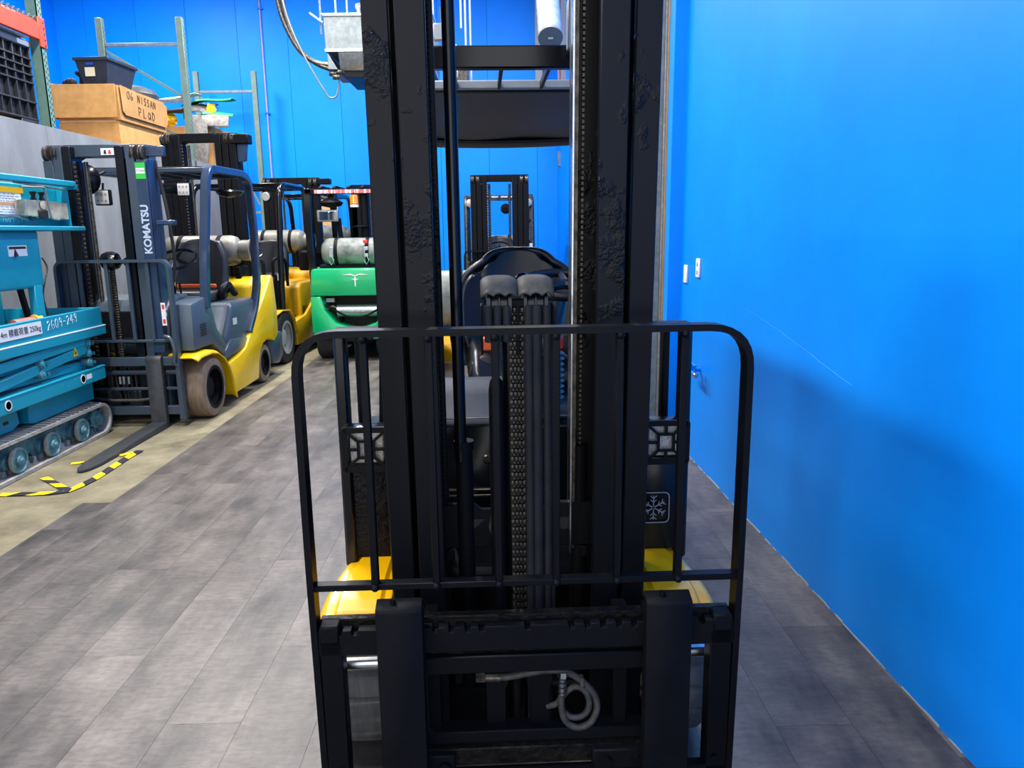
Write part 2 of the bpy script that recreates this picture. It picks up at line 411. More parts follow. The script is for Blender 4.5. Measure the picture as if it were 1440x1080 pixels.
for y0, y1 in ((.15, 1.37), (1.37, 2.59), (2.59, 3.81), (3.81, 4.215)): plank(-2.45, x_right0 - 6 * PW, y0, y1)

# right wall, in two lengths either side of the roller door
Y_D0, Y_D1 = 5.46, 8.6
def wall_len(name, ya, yb, z0=-.2, z1=Z_CEIL, t=.25, m=M_wall):
    mb = MB(); n = max(1, int((yb - ya) / .5))
    mb.prism([(wall_x(ya), ya), (wall_x(ya) + t, ya), (wall_x(yb) + t, yb), (wall_x(yb), yb)], 'z', z0, z1)
    return mb.build(name, m, smooth=False)
wr = struct(wall_len('wall_right', Y_FRONT, Y_D0), 'blue painted right wall beside the black forklift')
wr2 = wall_len('far_length', Y_D1, Y_BACK + .2); wr2.parent = wr
wr3 = wall_len('door_header', Y_D0, Y_D1, 4.6, Z_CEIL); wr3.parent = wr
# ragged pale edge where paint meets floor
mb = MB()
pts = []
y = 1.0
while y < 5.0:
    L_ = random.uniform(.02, .14)
    h = random.choice([.002, .003, .004, .007])
    mb.prism([(wall_x(y) - .002 - random.random() * .003, y), (wall_x(y) + .003, y), (wall_x(y + L_) + .003, y + L_), (wall_x(y + L_) - .003, y + L_)], 'z', 0, h)
    y += L_ * (1 if random.random() < .5 else 1.8)
struct(mb.build('baseboard_right', M_white, smooth=False), 'ragged pale paint edge along the foot of the blue wall')
mb = MB(); pts = []
for k in range(24):
    y = lerp(3.95, 2.75, k / 23); pts.append((wall_x(y) - .0008, y, lerp(1.10, .93, (k / 23) ** 1.2) + random.uniform(-.004, .004)))
mb.tube(pts, .0006, 5); o = mb.build('paint_crack', M_wall); o.parent = wr
# jamb, timber strip, door
mb = MB(); mb.box(1.182, 1.29, 5.28, 5.42, 0, 4.7, .004)
struct(mb.build('trim_1', M_wall), 'blue painted jamb at the edge of the roller door')
mb = MB(); mb.box(1.176, 1.28, 5.422, 5.455, 0, 4.7)
struct(mb.build('trim_2', M_wood, smooth=False), 'bare timber strip behind the blue jamb')
door = struct(MB().box(wall_x(7) + .06, wall_x(7) + .1, Y_D0, Y_D1, 0, 4.6).build('door_1', M_white, smooth=False), 'white ribbed steel roller door in the right wall')
slat_me = MB().prism([(0, 0), (-.03, .02), (-.03, .42), (0, .44)], 'y', 0, Y_D1 - Y_D0 - .02).mesh('door_panel', M_white, False)
for i in range(10): inst('door_panel', slat_me, door, (wall_x(7) + .06, Y_D0 + .01, i * .455 + .01))
trk = thing('door_track', 'galvanised vertical door track with pale face beside the blue jamb', 'door track', (1.183, 5.48, 0))
MB().box(-.075, -.02, 0, .07, .0, 4.5, .004).build('track_face', M_galvd, trk)
MB().box(-.02, .05, -.004, .0, 0, 4.5).box(-.02, -.012, .0, .1, 0, 4.5).build('track_angle', M_galv, trk)
MB().tube([(-.06 - .012 * math.sin(t) , -.01, 1.28 + .09 * math.cos(t)) for t in [math.pi * k / 10 for k in range(11)]], .004, 6).build('pull_cord', M_galvd, trk)

# back wall: steel liner panels with seams
wb = struct(MB().box(X_LEFT - .2, 1.6, Y_BACK + .03, Y_BACK + .25, -.2, Z_CEIL).build('wall_back', M_seam, smooth=False), 'blue panelled back wall')
PANW = .86
x = -.13
while x > X_LEFT: x -= PANW
pan_me = MB().box(.0015, PANW - .0015, 0, .04, 0, Z_CEIL, .003).mesh('panel', M_wallb)
while x < 1.2:
    inst('panel', pan_me, wb, (x, Y_BACK, 0)); x += PANW
struct(MB().box(X_LEFT - .25, X_LEFT, Y_FRONT, Y_BACK + .2, -.2, Z_CEIL).build('wall_left', M_wallb, smooth=False), 'blue wall far behind the storage room')
struct(MB().box(X_LEFT - .25, 1.8, Y_FRONT, Y_BACK + .25, Z_CEIL, Z_CEIL + .15).build('ceiling', M_ceil, smooth=False), 'white ceiling above the bay')
# storage-room partition
X_P, Z_P, Y_P = -4.0, 2.49, 12.3
part = struct(MB().box(X_P - .1, X_P - .012, 1.0, Y_P, 0, Z_P - .01).build('wall_partition', M_part, smooth=False), 'pale grey board partition of the storage room')
bw = 1.22; y = 1.0
brd = MB().box(0, .012, .002, bw - .002, .02, Z_P, .001).mesh('board', M_part, False)
while y < Y_P - .1:
    b_ = inst('board', brd, part, (X_P - .012, y, 0), scale=(1, min(bw, Y_P - y) / bw, 1)); y += bw
struct(MB().box(X_LEFT, X_P - .1, 1.0, Y_P, 2.3, 2.42).build('storage_deck', M_wood, smooth=False), 'plywood deck over the storage room')

# ceiling lamps (above the frame)
def ceiling_lamp(x, y, where, long=1.6):
    t = thing('ceiling_lamp', 'long white high bay lamp hanging ' + where, 'lamp', (x, y, 5.75), 0, 'high bay lamps')
    MB().box(-.16, .16, -long/2, long/2, .03, .1, .01).build('housing', M_white, t)
    MB().box(-.14, .14, -long/2 + .03, long/2 - .03, .018, .03).build('diffuser', M_lamp, t)
    MB().cyl((0, -long*.4, .1), (0, -long*.4, Z_CEIL - 5.75), .006, seg=6).cyl((0, long*.4, .1), (0, long*.4, Z_CEIL - 5.75), .006, seg=6).build('hanger', M_galv, t)
    ld = bpy.data.lights.new('lamp_light', 'AREA'); ld.shape = 'RECTANGLE'; ld.size = .28; ld.size_y = long - .1
    ld.energy = LAMP_POWER; ld.color = (1, .97, .93)
    lo = bpy.data.objects.new('lamp_light', ld); COL.objects.link(lo); lo.parent = t; lo.location = (0, 0, .01)
for lx, ly, lw in ((-2.4, 1.2, 'left of the black forklift'), (-2.4, 4.4, 'over the fork tips on the concrete'), (-2.4, 7.8, 'over the slate and yellow forklift'), (-2.4, 10.6, 'over the green forklift'),
                   (-5.4, 10.8, 'over the cardboard boxes'), (.3, 8.4, 'over the aisle beside the roller door')): ceiling_lamp(lx, ly, lw)

# ================================================================== THE BLACK FORKLIFT IN FRONT
T = thing('forklift', 'black forklift seen head on, tall mast and load backrest filling the middle', 'forklift', (.052, 1.72, 0), R(1.2))
LEAN = .047
def shear(mb, z0=.6):
    for v in mb.bm.verts: v.co.y -= LEAN * (v.co.z - z0)
    return mb
MX = -.006; Z_M = 2.5
def strip_bumps(mb): return mb
for s in (-1, 1):
    def X(a): return MX + s * a
    def bx(mb, a, b, y0, y1, z0, z1, bev=0): return mb.box(min(X(a), X(b)), max(X(a), X(b)), y0, y1, z0, z1, bev)
    # outer channel: front flange, web, rear flange
    mb = MB()
    bx(mb, .284, .346, .200, .226, .06, Z_M, .003); bx(mb, .328, .346, .22, .40, .06, Z_M); bx(mb, .284, .346, .385, .41, .06, Z_M, .003)
    o = shear(mb).build('outer_mast_rail', M_railo, T)
    # inner rail
    mb = MB()
    bx(mb, .200, .270, .188, .212, .08, Z_M - .02, .003); bx(mb, .232, .252, .21, .36, .08, Z_M - .02); bx(mb, .168 if s > 0 else .192, .262, .345, .37, .08, Z_M - .02, .003)
    o = shear(mb).build('inner_mast_rail', M_raili, T)
    if s > 0: mb = MB(); bx(mb, .150, .168, .31, .37, .62, Z_M - .05, .002); shear(mb).build('rail_liner', M_worn, o)
    # serrated wear edge
    mb = MB()
    for k in range(110):
        z = .64 + k * .0138
        bx(mb, .178 if s > 0 else .202, .184 if s > 0 else .208, .333, .346, z, z + .008)
    shear(mb).build('serrated_strip', M_worn if s > 0 else M_blackm, o, smooth=False)['kind'] = 'stuff'
    # rollers low down
    mb = MB(); mb.cyl((X(.215), .28, .42), (X(.275), .28, .42), .05, seg=20); shear(mb).build('mast_roller', M_worn, o)
# shiny worn arris of the right inner rail, steel strip
mb = MB(); mb.box(.140, .146, .27, .31, .62, 2.4, .001); shear(mb).build('guide_strip', M_steel, T)
# mast cross members
mb = MB(); shear(mb.box(MX - .34, MX + .34, .36, .44, 2.34, 2.5, .006)).build('mast_crosshead', M_black, T)
poly = [(-.262, .635), (.262, .635), (.262, .765), (.12, .765), (.1, .748), (-.1, .748), (-.12, .765), (-.262, .765)]
o = MB().prism([(x + MX, z) for x, z in poly], 'y', .30, .325, .003).build('mast_cross_tie', M_black, T)
for s in (-1, 1):
    MB().prism([(MX + s*.155, .722), (MX + s*.09, .722), (MX + s*.13, .685), (MX + s*.155, .69)], 'y', .2975, .302).build('tie_slot', M_ink, o)
    MB().box(MX + s*.19 - .012, MX + s*.19 + .012, .296, .30, .60, .632, .002).build('tie_tab', M_black, o)
for x in (-.07, .07): MB().cyl((x, .288, .735), (x, .30, .735), .011, seg=6).build('bolt', M_blackm, o)
MB().box(-.3, .3, .30, .33, .07, .19, .004).build('mast_base_tie', M_blackm, T)
# left lift cylinder: slim rod above, barrel below
mb = MB(); shear(mb.cyl((-.158, .30, .9), (-.158, .30, 2.42), .0165, seg=16)).build('piston_rod', M_blackg, T)
mb = MB(); shear(mb.cyl((-.150, .31, .14), (-.150, .31, .93), .024, seg=18).cyl((-.150, .31, .93), (-.150, .31, .955), .028, seg=18)).build('lift_cylinder', M_blackm, T)
mb = MB(); shear(mb.cyl((.172, .33, .14), (.172, .33, .93), .024, seg=18)).build('lift_cylinder', M_blackm, T)
# free lift cylinder, centre
mb = MB(); mb.lathe([(.021, .10), (.021, 1.10), (.017, 1.125), (.008, 1.138)], (-.058, .27, 0), 'z', 20).build('free_lift_cylinder', M_blackm, T)
mb = MB(); mb.cyl((-.012, .30, .10), (-.012, .30, 1.30), .03, seg=20).build('free_lift_cylinder', M_blackg, T)
# chain
ch = MB().box(-.022, .018, .262, .268, .3, 1.335, .001).build('lift_chain', M_ink, T)
lk = MB()
for j in range(4):
    x0 = -.0215 + j * .0103
    lk.box(x0, x0 + .0092, -.013, .002, -.0068, .0068, .003, 2)
link_me = lk.mesh('chain_link', M_chain)
lk2 = MB()
for j in range(3):
    x0 = -.0165 + j * .0103
    lk2.box(x0, x0 + .0085, -.006, .002, -.0045, .0045, .002)
link2_me = lk2.mesh('chain_link', M_chain)
z = .30; k = 0
while z < 1.32:
    inst('chain_link', link_me if k % 2 == 0 else link2_me, ch, (0, .262, z)); z += .0113; k += 1
MB().box(-.024, .022, .245, .27, 1.325, 1.345, .003).build('chain_anchor', M_blackm, T)
# two hose sheaves under grey caps
for xc, wd in ((-.046, .047), (.049, .046)):
    sh = MB().lathe([(.05, -wd*.7), (.062, -wd*.68), (.062, -wd*.5), (.05, -wd*.42), (.05, -.004), (.062, -.002), (.062, .002), (.05, .004), (.05, wd*.42), (.062, wd*.5), (.062, wd*.68), (.05, wd*.7)], (xc, .30, 1.325), 'x', 28).build('hose_sheave', M_vinyl, T)
    mb = MB()
    prof = []
    def cap_f(u, v, xc=xc, wd=wd):
        a = lerp(R(22), R(150), v); uu = (u - .5) * 2
        rr = .078 - .014 * abs(uu) ** 4
        scal = .010 * abs(math.sin(u * math.pi * 3)) if v < .02 else 0
        return (xc + uu * wd, .30 - math.cos(a) * rr, 1.325 + math.sin(a) * rr + scal)
    mb.grid(cap_f, 18, 14).build('sheave_cap', M_cap, T, solid=.006)
    for j in (-1, 1):
        MB().box(xc + j * wd - .003, xc + j * wd + .003, .245, .33, 1.20, 1.33, .002).build('sheave_plate', M_blackm, T)
for j, (x, r) in enumerate(((-.075, .011), (-.051, .011), (-.027, .011), (.030, .012), (.052, .014), (.078, .011))):
    MB().tube([(x, .245, 1.33), (x, .243, 1.1), (x * 1.02, .25, .8), (x, .25, .12)] if x > 0 else [(x, .245, 1.33), (x, .243, 1.28), (x, .25, 1.235)], r, 10).build('mast_hose', M_rub, T)
MB().tube([(.092, .30, 1.22), (.1, .31, 1.0), (.098, .31, .6), (.09, .31, .3)], .011, 10).build('mast_hose', M_hose, T)
MB().tube([(-.195, .33, .64), (-.17, .34, .55), (-.165, .33, .3)], .008, 8).build('mast_hose', M_hose, T)
MB().tube([(-.072, .315, .78), (-.075, .30, .74), (-.082, .29, .70), (-.07, .285, .66)], .004, 6).build('mast_hose', M_hose, T)

# ---- carriage
XC = .006
mb = MB()
top = [(-.52, .490), (.52, .490), (.52, .556)]
n = 0; x = .50
notches = [-.468, -.43, -.23, -.19, -.15, -.115, .0, .11, .15, .19, .23, .268, .44]
notch = sorted(notches, reverse=True)
for c in notch: top += [(c + .008, .556), (c + .006, .543), (c - .006, .543), (c - .008, .556)]
top += [(-.52, .556)]
MB().prism([(x + XC, z) for x, z in top], 'y', 0, .034, .0015).build('carriage_top_bar', M_blackm, T)
MB().box(XC - .52, XC + .52, .034, .062, .50, .570, .003).build('carriage_back_bar', M_grease, T)
MB().box(-.258, .305, .02, .055, .432, .490, .003).build('side_shift_bar', M_grease, T)
MB().box(-.258, .305, -.001, .02, .428, .476, .003).build('side_shift_plate', M_black, T)
mb = MB()
for k in range(40):
    x = random.uniform(-.24, .29); z = random.choice([.480, .558]) + random.uniform(-.006, .008); w_ = random.uniform(.01, .06)
    mb.box(x, x + w_, (.017 if z < .53 else .03), (.022 if z < .53 else .036), z, z + random.uniform(.002, .007), .001)
mb.build('grease_clump', M_grease, T)['kind'] = 'stuff'
sr = MB().cyl((XC - .51, .1, .408), (XC + .51, .1, .412), .0185, seg=20).build('side_shift_rod', M_steel, T)
# lower half of the carriage
MB().box(-.262, .312, .04, .09, .20, .235, .003).build('carriage_lower_ledge', M_blackm, T)
MB().box(-.262, .312, .02, .06, .150, .200, .003).build('carriage_lower_bar', M_grease, T)
MB().box(XC - .52, XC + .52, 0, .034, .075, .140, .003).build('carriage_foot_bar', M_blackm, T)
for x0, x1, bolts in ((-.265, -.185, (-.212,)), (.172, .31, (.205, .287))):
    o = MB().box(x0, x1, .0, .04, .140, .196, .004).build('clamp_block', M_blackm, T)
    for bxx in bolts:
        c = MB().lathe([(.0155, -.012), (.0155, 0)], (bxx, 0, .165), 'y', 18).build('clamp_bolt', M_black, o)
        MB().lathe([(.009, -.0135), (.009, -.011)], (bxx, 0, .165), 'y', 6).build('bolt_socket', M_ink, c) if False else None
for x in (-.072, .045):
    MB().prism([(x - .03, .21), (x + .022, .21), (x + .022, .33), (x + .03, .35), (x + .03, .44), (x - .03, .44)], 'y', .075, .088, .002).build('anchor_bracket', M_black, T)
for s in (-1, 1):
    MB().box(XC + s*.245 - .018, XC + s*.245 + .018, .06, .12, .1, .56, .003).build('carriage_upright', M_black, T)
    # side plates and posts beside the forks
    o = MB().box(XC + s*.492 - .024, XC + s*.492 + .024, -.004, .045, .525, .570, .004).build('backrest_bracket', M_blackm, T)
    MB().box(XC + s*.490 - .028, XC + s*.490 + .028, 0, .05, .07, .53, .003).build('backrest_foot', M_black, T)
    MB().cyl((XC + s*.49, -.012, .115), (XC + s*.49, .0, .115), .014, seg=12).build('foot_bolt', M_worn, T)
    MB().cyl((XC + s*.484, -.008, .165), (XC + s*.484, .0, .165), .009, seg=12).build('foot_bolt', M_black, T)
# ---- backrest frame (flat bar bent into a hoop) and bars
HB = .530
pth = rounded([(XC - HB + .006, .022, .07), (XC - HB, .022, .72), (XC - HB, .022, 1.294), (XC + HB, .022, 1.294), (XC + HB, .022, .72), (XC + HB - .006, .022, .07)], .10, 7)
mb = MB(); n = len(pth)
rings = []
for i, p in enumerate(pth):
    a = pth[max(i-1, 0)]; c = pth[min(i+1, n-1)]; t = (c - a).normalized()
    nrm = Vector((-t.z, 0, t.x))
    rings.append([mb.bm.verts.new(p + nrm * (u * .008) + Vector((0, v * .024, 0))) for u, v in ((-1,-1),(1,-1),(1,1),(-1,1))])
for i in range(n-1):
    for k in range(4): mb.bm.faces.new((rings[i][k], rings[i][(k+1) % 4], rings[i+1][(k+1) % 4], rings[i+1][k]))
mb.bm.faces.new(rings[0]); mb.bm.faces.new(rings[-1])
mb.build('backrest_frame', M_black, T)
MB().box(XC - HB, XC + HB, .004, .034, .660, .676, .002).build('backrest_mid_bar', M_black, T)
bar_me = MB().box(-.009, .009, 0, .022, 0, .615, .002).mesh('backrest_bar', M_black)
for x in (-.367, -.217, -.063, .0785, .229, .381):
    inst('backrest_bar', bar_me, T, (x, .004, .674))
weld_me = MB().lathe([(.002, -.011), (.008, -.008), (.0105, -.002), (.0105, .004)], (0, 0, 0), 'y', 10).mesh('weld_bead', M_black)
for x in (-.367, -.217, -.063, .0785, .229, .381):
    for z in (1.281, .668): inst('weld_bead', weld_me, T, (x, .004, z))
# ---- forks
for x0, x1 in ((-.364, -.252), (.295, .408)):
    xm = (x0 + x1) / 2
    sec = [(-.042, .045), (-.042, .622), (-.036, .630), (.0, .642), (.0, .60), (.034, .60), (.034, .575), (-.002, .575), (-.002, .085), (-.006, .045)]
    f = MB().prism(sec[:1] + sec[1:], 'x', x0, x1, .002).build('fork', M_blackm, T)
    # blade, tapering towards the tip
    mb = MB()
    blade = [(x0, -.04), (x1, -.04), (x1, -.95), (x1 - .03, -1.06), (xm, -1.10), (x0 + .03, -1.06), (x0, -.95)]
    bm = mb.bm; top_, bot_ = [], []
    for x, y in blade:
        th = lerp(.042, .012, min(1, -y / 1.1)); bot_.append(bm.verts.new((x, y, .03))); top_.append(bm.verts.new((x, y, .03 + th)))
    bm.faces.new(top_); bm.faces.new(bot_[::-1])
    for i in range(len(blade)): bm.faces.new((bot_[i], bot_[(i+1) % 7], top_[(i+1) % 7], top_[i]))
    mb.box(x0, x1, -.044, -.002, .03, .06)
    mb.build('fork_blade', M_blackm, f)
    MB().cyl((xm - .015, -.02, .63), (xm - .015, -.02, .648), .007, seg=10).build('fork_pin', M_black, f)
# ---- hydraulic hose coil on the carriage
pts = [(-.125, .07, .372), (-.105, .068, .372), (-.05, .06, .376), (0, .055, .388), (.06, .055, .398), (.105, .06, .39), (.15, .06, .362), (.185, .055, .32), (.192, .05, .285), (.175, .045, .245), (.14, .045, .228), (.105, .048, .245), (.094, .05, .29), (.096, .05, .345), (.10, .055, .385)]
cv = rounded(pts, .03, 4)
MB().tube(cv, .0092, 10).build('hydraulic_hose', M_hose, T)
pts = [(.06, .08, .275), (.085, .07, .285), (.10, .06, .32), (.13, .055, .35), (.16, .055, .335), (.172, .05, .295), (.155, .048, .262), (.12, .05, .258), (.10, .06, .272)]
MB().tube(rounded(pts, .03, 4), .0085, 10).build('hydraulic_hose', M_hose, T)
MB().cyl((-.128, .07, .372), (-.104, .07, .372), .0135, seg=6).cyl((-.10, .068, .372), (-.062, .062, .375), .011, seg=14).build('hose_fitting', M_worn, T)
MB().cyl((.097, .05, .33), (.098, .052, .372), .0115, seg=14).cyl((.099, .053, .376), (.10, .055, .39), .014, seg=6).build('hose_fitting', M_steel, T)
MB().box(.143, .153, .038, .062, .352, .378, .002).build('hose_tie', M_cap, T)
for zz in (.338, .352, .366): MB().lathe([(.0125, -.002), (.0125, .002)], (.0975, .051, zz), 'z', 14).build('crimp_ring', M_worn, T)

# ---- chassis, front wheels, fenders
def tyre_mesh(r, wd, ri, grooves=0, m=M_tyre, seg=160, half=0.55, depth=.012):
    mb = MB(); prof = [(ri, -wd/2), (r - .035, -wd/2), (r - .012, -wd/2 + .006), (r - .002, -wd/2 + .022), (r, -wd*.1), (r, wd*.1), (r - .002, wd/2 - .022), (r - .012, wd/2 - .006), (r - .035, wd/2), (ri, wd/2)]
    rings = []
    for i, (rr, h) in enumerate(prof):
        ring = []
        for k in range(seg):
            a = 2 * math.pi * k / seg; q = rr
            if grooves and 1 < i < 6 :
                ph = (k * grooves / seg) % 1
                if ph < .12: q = rr - depth
            ring.append(mb.bm.verts.new((h, math.cos(a) * q, math.sin(a) * q)))
        rings.append(ring)
    for a, c in zip(rings, rings[1:]):
        for k in range(seg): mb.bm.faces.new((a[k], a[(k+1) % seg], c[(k+1) % seg], c[k]))
    return mb.mesh('tyre', m)
def rim_mesh(ri, wd, m, lugs=8):
    mb = MB(); mb.lathe([(ri - .03, wd*.5), (ri, wd*.5 + .002), (ri, wd*.42), (ri*.86, wd*.38), (ri*.82, wd*.2), (ri*.5, wd*.16), (ri*.46, wd*.30), (ri*.3, wd*.34), (.004, wd*.35)], (0,0,0), 'x', 32, cap=False)
    for k in range(lugs):
        a = 2 * math.pi * k / lugs; mb.cyl((wd*.16, math.cos(a)*ri*.62, math.sin(a)*ri*.62), (wd*.26, math.cos(a)*ri*.62, math.sin(a)*ri*.62), .014, seg=6)
    return mb.mesh('rim', m)
front_t = tyre_mesh(.248, .18, .19, 22); front_r = rim_mesh(.19, .18, M_blackm)
rear_t = tyre_mesh(.205, .15, .15, 0); rear_r = rim_mesh(.15, .15, M_blackm)
def wheel(par, tm, rm, loc, side):
    o = inst('tyre', tm, par, loc, (0, 0, 0 if side > 0 else math.pi)); inst('rim', rm, o); return o
for s in (-1, 1):
    wheel(T, front_t, front_r, (s * .455 - .005, .42, .248), s); wheel(T, rear_t, rear_r, (s * .40, 1.9, .205), s)
    # fender: a pressed hood over the tyre
    mb = MB()
    prof = [(.148, .462), (.154, .485), (.175, .503), (.22, .514), (.30, .526), (.40, .533), (.52, .535)]
    def fend(u, v, s=s):
        k = v * (len(prof) - 1); i = min(int(k), len(prof) - 2); t = k - i
        y, z = lerp(prof[i][0], prof[i+1][0], t), lerp(prof[i][1], prof[i+1][1], t)
        xi = .352
        xo = .550 - .052 * max(0, (v - .45) / .55) ** 2 - .014 * max(0, .25 - v) / .25
        q = max(0, (u - .8) / .2)
        x = lerp(xi, xo, min(1, u / .8) * .86) + .14 * (xo - xi) * math.sin(q * math.pi / 2)
        drop = .05 * (1 - math.cos(q * math.pi / 2))
        cx, cy = (u - .40) / .26, (v - .60) / .34
        k_ = max(abs(cx), abs(cy))
        bump = .012 * min(1, max(0, (1.12 - k_) / .16))
        return (s * x - .008, y, z - drop + bump)
    mb.grid(fend, 40, 40).build('fender', M_yel, T, solid=.006)
    # side cowl panel behind the lamp
    mb = MB(); mb.prism([(.45, .545), (1.0, .545), (1.0, .86), (.62, .90), (.45, .86)], 'x', s * .375, s * .515, .012, 2).build('side_cowl', M_flake if s < 0 else M_blackg, T)
    MB().box(min(s*.487, s*.522), max(s*.487, s*.522), .44, .49, .52, 1.232, .008).build('guard_post', M_blackg, T)
    MB().box(min(s*.385, s*.522), max(s*.385, s*.522), .44, .52, 1.23, 1.25, .004).build('post_cap', M_blackm, T)
    MB().box(min(s*.452, s*.475), max(s*.452, s*.475), .52, .56, .9, 1.23, .006).build('guard_post', M_black, T)
    # work lamp with guard grille
    lm = MB().box(min(s*.366, s*.490), max(s*.366, s*.490), .375, .44, .862, .978, .012, 2).build('head_lamp', M_blackg, T)
    MB().box(min(s*.38, s*.476), max(s*.38, s*.476), .368, .376, .874, .966, .004).build('lamp_lens', M_lens, lm)
    mb = MB(); xa, xb, za, zb = .368, .488, .862, .976
    for q0, q1 in (((xa, za), (xb, za)), ((xb, za), (xb, zb)), ((xb, zb), (xa, zb)), ((xa, zb), (xa, za))):
        mb.bar([(s * q0[0], .352, q0[1]), (s * q1[0], .352, q1[1])], .016, .012, up=(0, 1, 0))
    cx, cz = (xa + xb) / 2, (za + zb) / 2; hx, hz = .022, .024
    for q0, q1 in (((cx-hx, cz-hz), (cx+hx, cz-hz)), ((cx+hx, cz-hz), (cx+hx, cz+hz)), ((cx+hx, cz+hz), (cx-hx, cz+hz)), ((cx-hx, cz+hz), (cx-hx, cz-hz)),
                   ((xa, za), (cx-hx, cz-hz)), ((xb, za), (cx+hx, cz-hz)), ((xa, zb), (cx-hx, cz+hz)), ((xb, zb), (cx+hx, cz+hz)),
                   ((xa, cz), (cx-hx, cz)), ((cx+hx, cz), (xb, cz)), ((cx, cz+hz), (cx, zb)), ((cx, za), (cx, cz-hz))):
        mb.bar([(s * q0[0], .352, q0[1]), (s * q1[0], .352, q1[1])], .008, .008, up=(0, 1, 0))
    for q in ((xa, za), (xb, za), (xa, zb), (xb, zb)): mb.bar([(s * q[0], .346, q[1]), (s * q[0], .41, q[1])], .012, .012)
    mb.build('lamp_guard', M_black, lm)
    # overhead guard front leg, hidden behind the mast rail
    mb = MB(); mb.bar([(s*.44, .86, .6), (s*.40, .84, 1.4), (s*.36, .84, 2.06)], .06, .05, up=(0, 1, 0)); mb.build('overhead_guard_leg', M_blackg, T)
    mb = MB(); mb.bar([(s*.46, 2.42, .9), (s*.45, 2.42, 2.0)], .06, .05, up=(0, 1, 0)); mb.build('overhead_guard_leg', M_blackg, T)
    MB().box(min(s*.36, s*.40), max(s*.36, s*.40), .82, 2.44, 2.02, 2.07, .004).build('overhead_guard_rail', M_blackg, T)
# snowflake emblem on the right cowl
em = MB()
ec = Vector((.418, .4435, .686)); hw_ = .048
loop = rounded([ec + Vector(q) * 1 for q in ((-hw_, 0, -hw_*.2), (-hw_, 0, -hw_), (hw_, 0, -hw_), (hw_, 0, hw_), (-hw_, 0, hw_), (-hw_, 0, hw_*.2), (-hw_, 0, -hw_*.2))], .016, 4)
em.tube(loop, .0018, 6)
for k in range(6):
    a = math.pi / 2 + k * math.pi / 3; d = Vector((math.cos(a), 0, math.sin(a)))
    em.tube([ec + d * .004, ec + d * .038], .0019, 6)
    for f_, l_ in ((.017, .012), (.029, .013)):
        for sg in (-1, 1):
            e = Vector((math.cos(a + sg * R(48)), 0, math.sin(a + sg * R(48)))); em.tube([ec + d * f_, ec + d * f_ + e * l_], .0016, 6)
em.build('snowflake_emblem', M_snow, T, label='grey snowflake emblem in a rounded frame')
MB().box(-.36, .36, .55, 2.0, .14, .45, .02).build('chassis', M_blackm, T)
MB().cyl((-.40, .42, .248), (.40, .42, .248), .06, seg=16).build('drive_axle', M_blackm, T)
MB().cyl((-.34, 1.9, .205), (.34, 1.9, .205), .045, seg=16).build('steer_axle', M_blackm, T)
MB().box(-.40, .40, .95, 1.32, .44, .47, .004).build('floor_plate', M_rub, T)
# front cowl with hump
o = MB().prism([(.74, .44), (.74, .90), (.76, .905), (.80, .45)], 'x', -.42, .42, .004).build('front_cowl', M_blackg, T)
MB().prism([(.72, .88), (.72, .905), (.76, .93), (.80, .985), (.86, 1.005), (.95, 1.01), (.95, .88)], 'x', -.42, .005, .012, 3).build('dash_hump', M_dash, T)
for z0 in (.655, .635, .905): MB().box(-.24, .24, .725, .742, z0, z0 + .006, .001).build('cowl_lip', M_worn, T)
MB().box(.02, .40, .72, .78, .62, .88, .006).build('valve_cover', M_black, T)
for x, z in ((.085, .80), (.115, .80), (.085, .775), (.115, .775)): MB().cyl((x, .712, z), (x, .722, z), .008, seg=8).build('cover_bolt', M_blackm, T)
MB().lathe([(.012, -.008), (.016, -.004), (.016, .004)], (-.086, .735, .765), 'y', 14).build('horn_button', M_worn, T)
mb = MB()
prof = []
for k in range(9): prof += [(.05, k * .02), (.06, k * .02 + .008), (.05, k * .02 + .016)]
mb.lathe(prof, (.14, .95, .92), 'z', 20).build('steering_boot', M_vinyl, T)
mb = MB(); mb.cyl((.14, .95, 1.08), (.20, 1.15, 1.27), .035, seg=16).build('steering_column', M_vinyl, T)
wc = Vector((.225, 1.17, 1.318)); ax = Vector((-.05, -.2, .98)).normalized(); e1 = Vector((1, 0, 0)); e2 = ax.cross(e1)
ring = [wc + (e1 * math.cos(t) + e2 * math.sin(t)) * .17 for t in [2 * math.pi * k / 36 for k in range(36)]]
o = MB().tube(ring, .018, 10, closed=True).build('steering_wheel', M_vinyl, T)
mb = MB()
for t in (R(90), R(210), R(330)): mb.tube([wc, wc + (e1 * math.cos(t) + e2 * math.sin(t)) * .165], [.02, .011], 8)
mb.build('spoke', M_vinyl, o)
kp = wc + (e1 * math.cos(R(195)) + e2 * math.sin(R(195))) * .17
MB().lathe([(.012, 0), (.014, .02), (.026, .03), (.028, .042), (.018, .054), (.004, .058)], tuple(kp), 'z', 18).build('spinner_knob', M_blackg, o)
